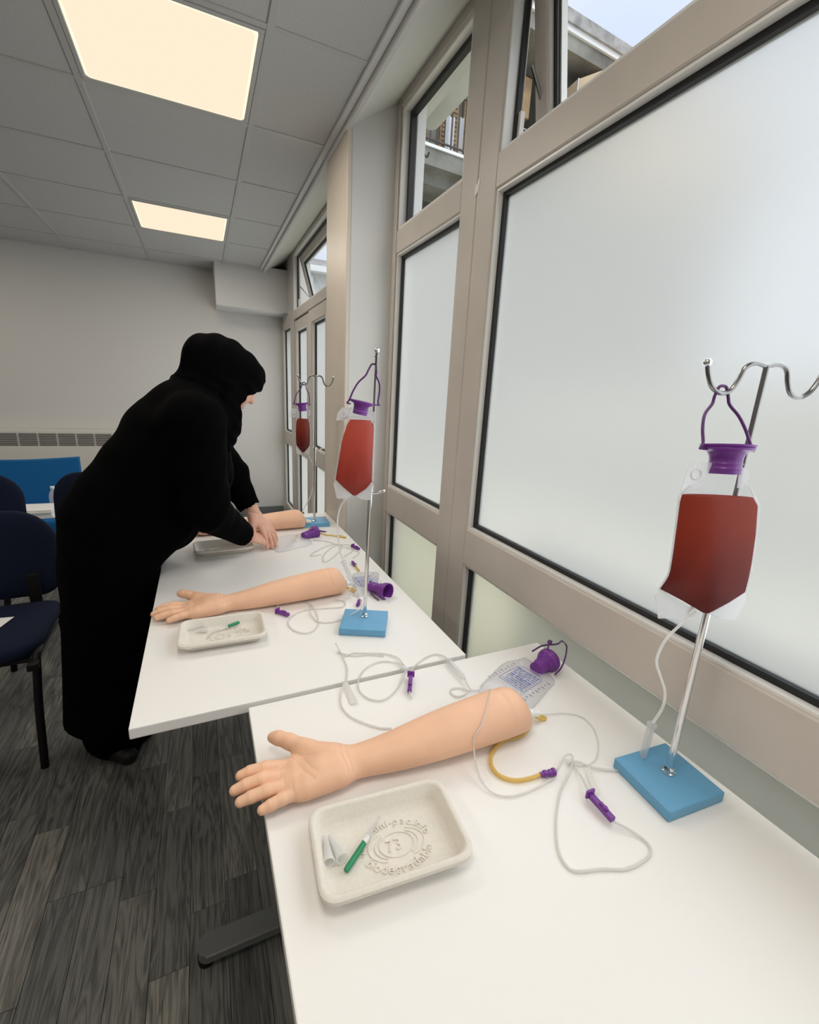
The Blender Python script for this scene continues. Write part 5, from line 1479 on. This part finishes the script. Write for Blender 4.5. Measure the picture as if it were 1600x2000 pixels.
# ------------------------------------------------------------------ chairs and sofa
def pad(w, d, th, rad, bulge, n=8):
    """rounded cushion outline (w x d) with a soft edge, in its own xy plane"""
    pts = []
    for sx, sy, a0 in ((1, 1, 0), (-1, 1, 90), (-1, -1, 180), (1, -1, 270)):
        rd = rad[0] if sy > 0 else rad[1]
        for q in range(n):
            a = math.radians(a0 + 90 * q / (n - 1))
            pts.append((sx * (w / 2 - rd) + rd * math.cos(a), sy * (d / 2 - rd) + rd * math.sin(a)))
    m = MB()
    rings = []
    for f, z in ((0.93, -th / 2), (0.985, -th * 0.38), (1.0, -th * 0.1), (1.0, th * 0.12), (0.985, th * 0.36), (0.93, th / 2), (0.7, th / 2 + bulge * 0.6), (0.35, th / 2 + bulge)):
        rings.append([(x * f, y * f, z) for x, y in pts])
    return m.loft(rings)
def chair(loc, rz, label, bh=0.845):
    """seat faces local -y"""
    t = thing('stacking_chair', label, 'chair', (loc[0], loc[1], 0), rz, 'navy stacking chairs')
    m = pad(0.47, 0.43, 0.05, (0.06, 0.10), 0.012)
    bmesh.ops.translate(m.bm, vec=(0, 0, 0.452), verts=m.bm.verts[:])
    m.build('seat', M['navy'], t, False, True, 60)
    m = pad(0.47, 0.365, 0.042, (0.15, 0.07), 0.006)
    for v in m.bm.verts:       # curved back
        v.co.z -= 0.10 * (v.co.x ** 2) / 0.2 * 1.2
    bmesh.ops.transform(m.bm, matrix=Matrix.Translation((0, 0.235, bh - 0.165)) @ Matrix.Rotation(math.radians(82), 4, 'X'), verts=m.bm.verts[:])
    m.build('backrest', M['navy'], t, False, True, 60)
    for sx in (-1, 1):
        x = sx * 0.222
        MB().tube([(x * 0.90, -0.235, 0.0), (x * 0.95, -0.225, 0.25), (x, -0.215, 0.40), (x, -0.20, 0.432), (x, -0.15, 0.44), (x, 0.10, 0.425)], [0.013] * 6, 10, 4).build('front_leg', M['black'], t, False, True, 180)
        MB().tube([(x * 1.05, 0.285, 0.0), (x, 0.22, 0.28), (x, 0.185, 0.44)], 0.013, 10, 4).build('rear_leg', M['black'], t, False, True, 180)
        MB().box((sx * 0.15 - 0.02, 0.19, 0.42), (sx * 0.15 + 0.02, 0.205, 0.60), 0.004).build('back_bar', M['black'], t, False)
        MB().box((x - 0.02, -0.25, 0.405), (x + 0.012, -0.20, 0.43), 0.004).build('corner_bracket', M['black'], t, False)
    MB().box((-0.20, -0.20, 0.415), (0.20, 0.19, 0.428), 0.003).build('seat_frame', M['black'], t, False)
    return t
chair((-0.812, 1.985), math.radians(3), 'navy stacking chair nearest the camera, a sheet of paper on its seat', 0.842)
chair((-1.115, 2.72), math.radians(4), 'navy stacking chair directly behind the one with paper on its seat', 0.875)
chair((-0.635, 2.98), math.radians(-6), 'navy stacking chair mostly hidden behind the woman in black', 0.825)
sh = MB().poly([(-1.06, 1.86, 0.4905), (-0.745, 1.84, 0.4905), (-0.70, 2.03, 0.4905), (-1.0, 2.06, 0.4905)], 0.0012, (0, 0, 1))
pp = sh.build('paper_sheet', M['paper'])
pp.location.z = 0.0007
tag(pp, 'white sheet of paper lying on the nearest navy chair seat', 'paper')

so_ = thing('sofa', 'bright blue low sofa by the back wall with papers on its seat', 'sofa', (-1.35, 4.2, 0))
bk = MB()
n = 14
bk.loft([[(x, 4.50 - 0.00, 0.36), (x, 4.41, 0.36), (x, 4.44, 0.752 - 0.022 * math.sin(math.pi * (x + 1.86) / 0.92)), (x, 4.50, 0.757 - 0.022 * math.sin(math.pi * (x + 1.86) / 0.92))] for x in [-1.86 + 0.92 * k / n for k in range(n + 1)]])
bmesh.ops.bevel(bk.bm, geom=[e for e in bk.bm.edges if e.is_boundary or e.calc_face_angle(0) > 0.6], offset=0.012, segments=2, affect='EDGES')
bk.build('backrest', M['blue_fabric'], so_, True, True, 50)
MB().box((-1.86, 3.82, 0.235), (-0.94, 4.42, 0.40), 0.03, 3).build('seat', M['blue_fabric'], so_, True, True, 50)
for x in (-1.80, -1.01):
    for y in (3.88, 4.42):
        MB().lathe([(0, 0), (0.018, 0), (0.024, 0.238), (0, 0.238)], (x, y, 0), (0, 0, 1), 12).build('leg', M['black'], so_, True, True, 40)
ps = thing('paper_stack', 'stack of white papers on the blue sofa seat', 'papers', (-1.15, 3.97, 0.4))
rn = random.Random(2)
for k in range(5):
    a = rn.uniform(-0.03, 0.03)
    MB().obox((-1.17 + rn.uniform(-0.01, 0.01), 3.98 + rn.uniform(-0.008, 0.008), 0.4075 + k * 0.0125), (0.30, 0.22, 0.011), Matrix.Rotation(a, 4, 'Z'), 0.002).build('booklet', M['paper'], ps)
bt = thing('bottle', 'small clear water bottle beside the papers on the sofa', 'bottle', (-1.065, 4.15, 0.4))
MB().lathe([(0, 0), (0.028, 0), (0.030, 0.01), (0.030, 0.05), (0.027, 0.055), (0.030, 0.06), (0.030, 0.10), (0.024, 0.13), (0.012, 0.15), (0.012, 0.165), (0, 0.165)], (-1.065, 4.15, 0.4), (0, 0, 1), 18).build('bottle_body', M['clear'], bt, True, True, 40)
MB().lathe([(0, 0), (0.014, 0), (0.014, 0.016), (0, 0.016)], (-1.065, 4.15, 0.565), (0, 0, 1), 14).build('bottle_cap', M['white_plastic'], bt, True, True, 40)

# ------------------------------------------------------------------ the woman
PY = 1.80
pw = thing('person', 'woman in a long black coat and black headscarf leaning over the white table', 'person', (-0.40, PY, 0))
fv = Vector((0.81, 0, -0.587)); uv = Vector((0.587, 0, 0.81)); sv = Vector((0, 1, 0))
HC = Vector((0.104, PY, 1.418))
RH = [tuple(fv), tuple(sv), tuple(uv)]
def hp(f, s, u): return HC + fv * f + sv * s + uv * u
def body_prims():
    P = []
    c = lambda a, b, ra, rb, k=0.02, fl=None: P.append(cap(a, b, ra, rb, k, fl))
    # head
    P.append(ell(hp(-0.012, 0, 0.022), (0.094, 0.074, 0.088), 0.02, RH))
    P.append(ell(hp(0.030, 0, -0.035), (0.062, 0.058, 0.080), 0.03, RH))
    c(hp(0.050, -0.018, -0.088), hp(0.050, 0.018, -0.088), 0.022, 0.022, 0.02)        # chin and jaw
    for s in (-1, 1):
        P.append(ell(hp(0.062, s * 0.036, -0.030), (0.024, 0.022, 0.020), 0.015, RH))  # cheek
        c(hp(0.076, s * 0.012, 0.024), hp(0.070, s * 0.042, 0.022), 0.011, 0.009, 0.012)   # brow
        P.append(ell(hp(0.070, s * 0.031, 0.004), (0.0125, 0.0135, 0.0115), 0.003, RH))     # closed lids
        P.append(ell(hp(-0.012, s * 0.074, -0.010), (0.016, 0.007, 0.028), 0.006, RH))      # ear
    c(hp(0.078, 0, 0.014), hp(0.101, 0, -0.022), 0.0075, 0.0105, 0.010)                # nose
    c(hp(0.085, -0.011, -0.026), hp(0.085, 0.011, -0.026), 0.0078, 0.0078, 0.008)
    c(hp(0.083, -0.016, -0.052), hp(0.083, 0.016, -0.052), 0.0062, 0.0062, 0.005)      # lips
    c(hp(0.081, -0.013, -0.062), hp(0.081, 0.013, -0.062), 0.0066, 0.0066, 0.005)
    # neck, trunk, arms, legs under the clothes
    c(hp(-0.03, 0, -0.06), (-0.03, PY, 1.29), 0.052, 0.058)
    c((-0.06, PY, 1.21), (-0.33, PY, 0.86), 0.155, 0.165, 0.05, ((-0.81, 0, 0.59), 1.6))
    c((-0.02, PY - 0.15, 1.26), (-0.02, PY + 0.15, 1.26), 0.055, 0.055, 0.05)
    for s, kn, an in ((-1, (-0.36, PY - 0.10, 0.46), (-0.40, PY - 0.06, 0.07)), (1, (-0.35, PY + 0.10, 0.46), (-0.38, PY + 0.10, 0.07))):
        c((-0.33, PY + s * 0.09, 0.86), kn, 0.085, 0.058, 0.03)
        c(kn, an, 0.058, 0.04, 0.02)
        c(an, (an[0] + 0.05, an[1] - 0.03, 0.032), 0.028, 0.02, 0.01)
    c((-0.02, 1.63, 1.26), (-0.005, 1.605, 0.985), 0.048, 0.040, 0.03)
    c((-0.005, 1.605, 0.985), RW, 0.040, 0.026, 0.02)
    c((-0.02, 1.97, 1.25), (0.10, 2.00, 1.03), 0.048, 0.040, 0.03)
    c((0.10, 2.00, 1.03), LW, 0.040, 0.027, 0.02)
    return P
LW = Vector((0.182, 1.955, 0.868)); LT = Vector((0.270, 1.855, 0.738))
RW = Vector((0.148, 1.845, 0.800)); RT = Vector((0.262, 1.905, 0.742))
def hand_prims(wr, tip, back, thumb_side, curl=0.5, spread=1.0):
    d = (tip - wr).normalized()
    n = Vector(back); n = (n - d * n.dot(d)).normalized()
    s = d.cross(n) * thumb_side
    L = (tip - wr).length / 0.178
    def q(x, y, z): return wr + (d * x + s * y + n * z) * L
    P = []
    fl = lambda f: (tuple(n), f)
    c = lambda a, b, ra, rb, k=0.008, f=None: P.append(cap(a, b, ra * L, rb * L, k, None if f is None else fl(f)))
    c(q(-0.05, 0, 0), q(0.005, 0, 0), 0.027, 0.026, 0.015, 1.3)
    c(q(0.0, 0, 0), q(0.075, 0, 0.004), 0.028, 0.038, 0.015, 2.4)
    c(q(0.012, 0.018, -0.006), q(0.050, 0.040, -0.012), 0.017, 0.0135, 0.014)
    c(q(0.050, 0.040, -0.012), q(0.082, 0.052, -0.020), 0.0115, 0.0098, 0.006)
    c(q(0.082, 0.052, -0.020), q(0.108, 0.050, -0.030), 0.0098, 0.0075, 0.004)
    for y0, y1, l1, l2, l3, r in ((0.027, 0.034 * spread, 0.040, 0.024, 0.018, 0.0092), (0.009, 0.010 * spread, 0.044, 0.027, 0.019, 0.0095), (-0.010, -0.013 * spread, 0.041, 0.025, 0.018, 0.0090), (-0.027, -0.034 * spread, 0.032, 0.019, 0.016, 0.0080)):
        x0 = 0.082 if abs(y0) < 0.02 else 0.077
        z = 0.006; a = 0.10 * curl
        p = [(x0, y0, z)]
        for ln, da in ((l1, 0.25 * curl), (l2, 0.45 * curl), (l3, 0.35 * curl)):
            a += da
            lx, ly, lz = p[-1]
            p.append((lx + ln * math.cos(a), ly + (y1 - y0) * ln / (l1 + l2 + l3), lz - ln * math.sin(a)))
        rr = (r * 1.06, r, r * 0.92, r * 0.74)
        P.append(ell(q(*p[0]), (r * 1.15, r * 1.15, r * 1.15), 0.008))
        for i in range(3): c(q(*p[i]), q(*p[i + 1]), rr[i], rr[i + 1], 0.0028)
    return P
BP = body_prims()
LHP = hand_prims(LW, LT, (0.55, -0.55, 0.62), 1.0, 0.55)
RHP = hand_prims(RW, RT, (0.15, -0.55, 0.80), -1.0, 0.35, 0.9)
bgrid = sdf_grid(BP, (-0.56, 1.46, 0.0), (0.30, 2.12, 1.58), 0.008)
hgrid = sdf_grid(BP[:17], (-0.04, PY - 0.12, 1.27), (0.26, PY + 0.12, 1.56), 0.0028, subs=[ell(hp(0.094, 0, -0.0570), (0.006, 0.017, 0.0012), 0.002, RH), ell(hp(0.092, -0.006, -0.034), (0.004, 0.003, 0.003), 0.002, RH), ell(hp(0.092, 0.006, -0.034), (0.004, 0.003, 0.003), 0.002, RH)])
lgrid = sdf_grid(LHP, (0.08, 1.72, 0.70), (0.36, 2.05, 0.96), 0.0022, cuts=[((0, 0, 1), TZ + 0.0025)])
rgrid = sdf_grid(RHP, (0.06, 1.74, 0.70), (0.36, 2.02, 0.88), 0.0022, cuts=[((0, 0, 1), TZ + 0.0025)])
sdf_obj('body', M['skin'], pw, [bgrid, hgrid, lgrid, rgrid])
lm = MB()
for u, r in ((-0.0525, 0.0034), (-0.0615, 0.0038)):
    lm.tube([hp(0.0835, -0.017, u), hp(0.0885, -0.008, u), hp(0.0895, 0, u), hp(0.0885, 0.008, u), hp(0.0835, 0.017, u)], [r * 0.5, r, r, r, r * 0.5], 8, 3)
lm.build('lips', M['lip'], pw, True, True, 180)
eb = MB()
for s in (-1, 1):
    eb.tube([hp(0.0885, s * 0.012, 0.027), hp(0.087, s * 0.028, 0.031), hp(0.077, s * 0.044, 0.027)], [0.0022, 0.0028, 0.0014], 6, 3)
eb.build('eyebrows', M['black'], pw, True, True, 180)
el = MB()
for s in (-1, 1):
    el.tube([hp(0.0815, s * 0.021, 0.000), hp(0.084, s * 0.031, -0.003), hp(0.0795, s * 0.042, -0.001)], 0.0011, 6, 3)
el.build('eyelashes', M['black'], pw, True, True, 180)

# coat: long, with sleeves; folds as gentle ripples
CP = []
cc = lambda a, b, ra, rb, k=0.05, fl=None: CP.append(cap(a, b, ra, rb, k, fl))
cc((-0.380, PY, 0.14), (-0.325, PY, 0.80), 0.228, 0.212, 0.02, ((1, 0, 0), 1.55))
cc((-0.325, PY, 0.80), (-0.275, PY, 0.93), 0.212, 0.215, 0.02, ((-0.93, 0, 0.36), 1.5))
cc((-0.275, PY, 0.93), (-0.10, PY, 1.17), 0.215, 0.207, 0.02, ((-0.81, 0, 0.59), 1.25))
cc((-0.10, PY, 1.17), (-0.045, PY, 1.25), 0.207, 0.185, 0.02, ((-0.81, 0, 0.59), 1.25))
cc((-0.09, PY, 1.24), (-0.01, PY, 1.325), 0.125, 0.080, 0.05)
cc((-0.03, PY - 0.165, 1.265), (-0.03, PY + 0.165, 1.265), 0.085, 0.085, 0.05)
cc((-0.14, PY, 0.90), (-0.02, PY, 1.08), 0.115, 0.12, 0.05)
for s_ in (-0.09, 0.09):
    cc((-0.285, PY + s_, 0.40), (-0.265, PY + s_, 0.80), 0.085, 0.095, 0.03)
    cc((-0.265, PY + s_, 0.80), (-0.14, PY + s_, 0.93), 0.095, 0.10, 0.03)
cc((-0.02, 1.625, 1.265), (-0.005, 1.605, 0.995), 0.090, 0.076, 0.04)
cc((-0.005, 1.605, 0.985), RW + Vector((-0.012, 0, 0.004)), 0.074, 0.044, 0.03)
cc((-0.02, 1.97, 1.25), (0.10, 2.00, 1.035), 0.082, 0.066, 0.04)
cc((0.10, 2.00, 1.03), LW + Vector((-0.008, 0, 0.008)), 0.066, 0.042, 0.03)
def folds(x, y, z):
    w = 0.0035 * np.sin(38 * y + 9 * x + 2.0 * np.sin(5 * z)) * np.clip((0.95 - z) * 1.6, 0.15, 1)
    w = w + 0.0022 * np.sin(46 * z + 20 * x + 11 * y) * np.clip((z - 0.8) * 3, 0, 1)
    w = w + 0.0016 * np.sin(90 * x - 60 * z + 30 * y) * (z > 0.9)
    return w
ld = (LT - LW).normalized(); rd = (RT - RW).normalized()
def coat_cuts(): return [((0, 0, 1), 0.195)]
cg = sdf_grid(CP, (-0.62, 1.44, 0.15), (0.30, 2.14, 1.46), 0.0075, cuts=coat_cuts(), disp=folds, subs=[cap(LW + (LT - LW) * 0.02, LT, 0.055, 0.06, 0.004), cap(RW + (RT - RW) * 0.02, RT, 0.05, 0.06, 0.004), ('fun', np.array((-0.19, 1.4, 0.40)), np.array((0.3, 2.2, 0.74)), lambda x, y, z: np.maximum(-0.172 - x, np.maximum(z - 0.735, 0.45 - z)) + 0 * y, 0.004)])
sdf_obj('coat', M['coat'], pw, [cg])
# lower skirt under the coat hem
SP = [cap((-0.365, PY + 0.03, 0.08), (-0.37, PY, 0.5), 0.165, 0.18, 0.05, ((1, 0, 0), 1.35))]
sg = sdf_grid(SP, (-0.60, 1.5, 0.0), (-0.15, 2.08, 0.50), 0.008, cuts=[((0, 0, 1), 0.022), ((0, 0, -1), -0.45)], disp=lambda x, y, z: 0.005 * np.sin(60 * y + 30 * x) + 0 * z)
sdf_obj('skirt', M['coat'], pw, [sg])
for a, b in (((-0.40, 1.745, 0.036), (-0.325, 1.675, 0.030)), ((-0.37, 1.90, 0.036), (-0.265, 1.865, 0.030))):
    gsh = sdf_grid([cap(a, b, 0.037, 0.031, 0.01), cap(((a[0] + b[0]) / 2, (a[1] + b[1]) / 2, 0.05), a, 0.034, 0.04, 0.02)], (min(a[0], b[0]) - 0.05, min(a[1], b[1]) - 0.05, -0.006), (max(a[0], b[0]) + 0.05, max(a[1], b[1]) + 0.05, 0.11), 0.004, cuts=[((0, 0, 1), 0.0008)])
    sdf_obj('shoe', M['black'], pw, [gsh])
# headscarf: close hood with a bun at the back, draped round the neck and down the chest
HP = []
HP.append(ell(hp(-0.035, 0, 0.018), (0.132, 0.095, 0.102), 0.03, RH))
HP.append(ell(hp(0.035, 0, 0.042), (0.064, 0.082, 0.064), 0.03, RH))
HP.append(ell(hp(0.010, 0, -0.045), (0.080, 0.084, 0.095), 0.04, RH))
HP.append(ell((0.014, PY, 1.478), (0.062, 0.068, 0.068), 0.04))
HP.append(cap((0.045, PY, 1.40), (-0.01, PY, 1.345), 0.085, 0.105, 0.05))
HP.append(cap((0.075, PY, 1.34), (0.045, PY, 1.26), 0.085, 0.085, 0.05))
HP.append(cap((0.070, PY - 0.03, 1.29), (0.055, PY - 0.05, 1.195), 0.060, 0.045, 0.04))
HP.append(cap((0.06, PY + 0.03, 1.28), (0.05, PY + 0.05, 1.22), 0.055, 0.04, 0.04))
hsub = [ell(hp(0.190, 0, -0.040), (0.130, 0.14, 0.088), 0.006, RH)]
def sfold(x, y, z):
    f = (x - HC.x) * fv.x + (z - HC.z) * fv.z; u = (x - HC.x) * uv.x + (z - HC.z) * uv.z
    return 0.0022 * np.sin(95 * f + 25 * u + 40 * np.abs(y - PY)) + 0.0018 * np.sin(140 * u * (z < 1.42) + 60 * y)
sgd = sdf_grid(HP, (-0.14, PY - 0.16, 1.11), (0.26, PY + 0.16, 1.59), 0.004, disp=sfold, subs=hsub)
sdf_obj('headscarf', M['scarf'], pw, [sgd])
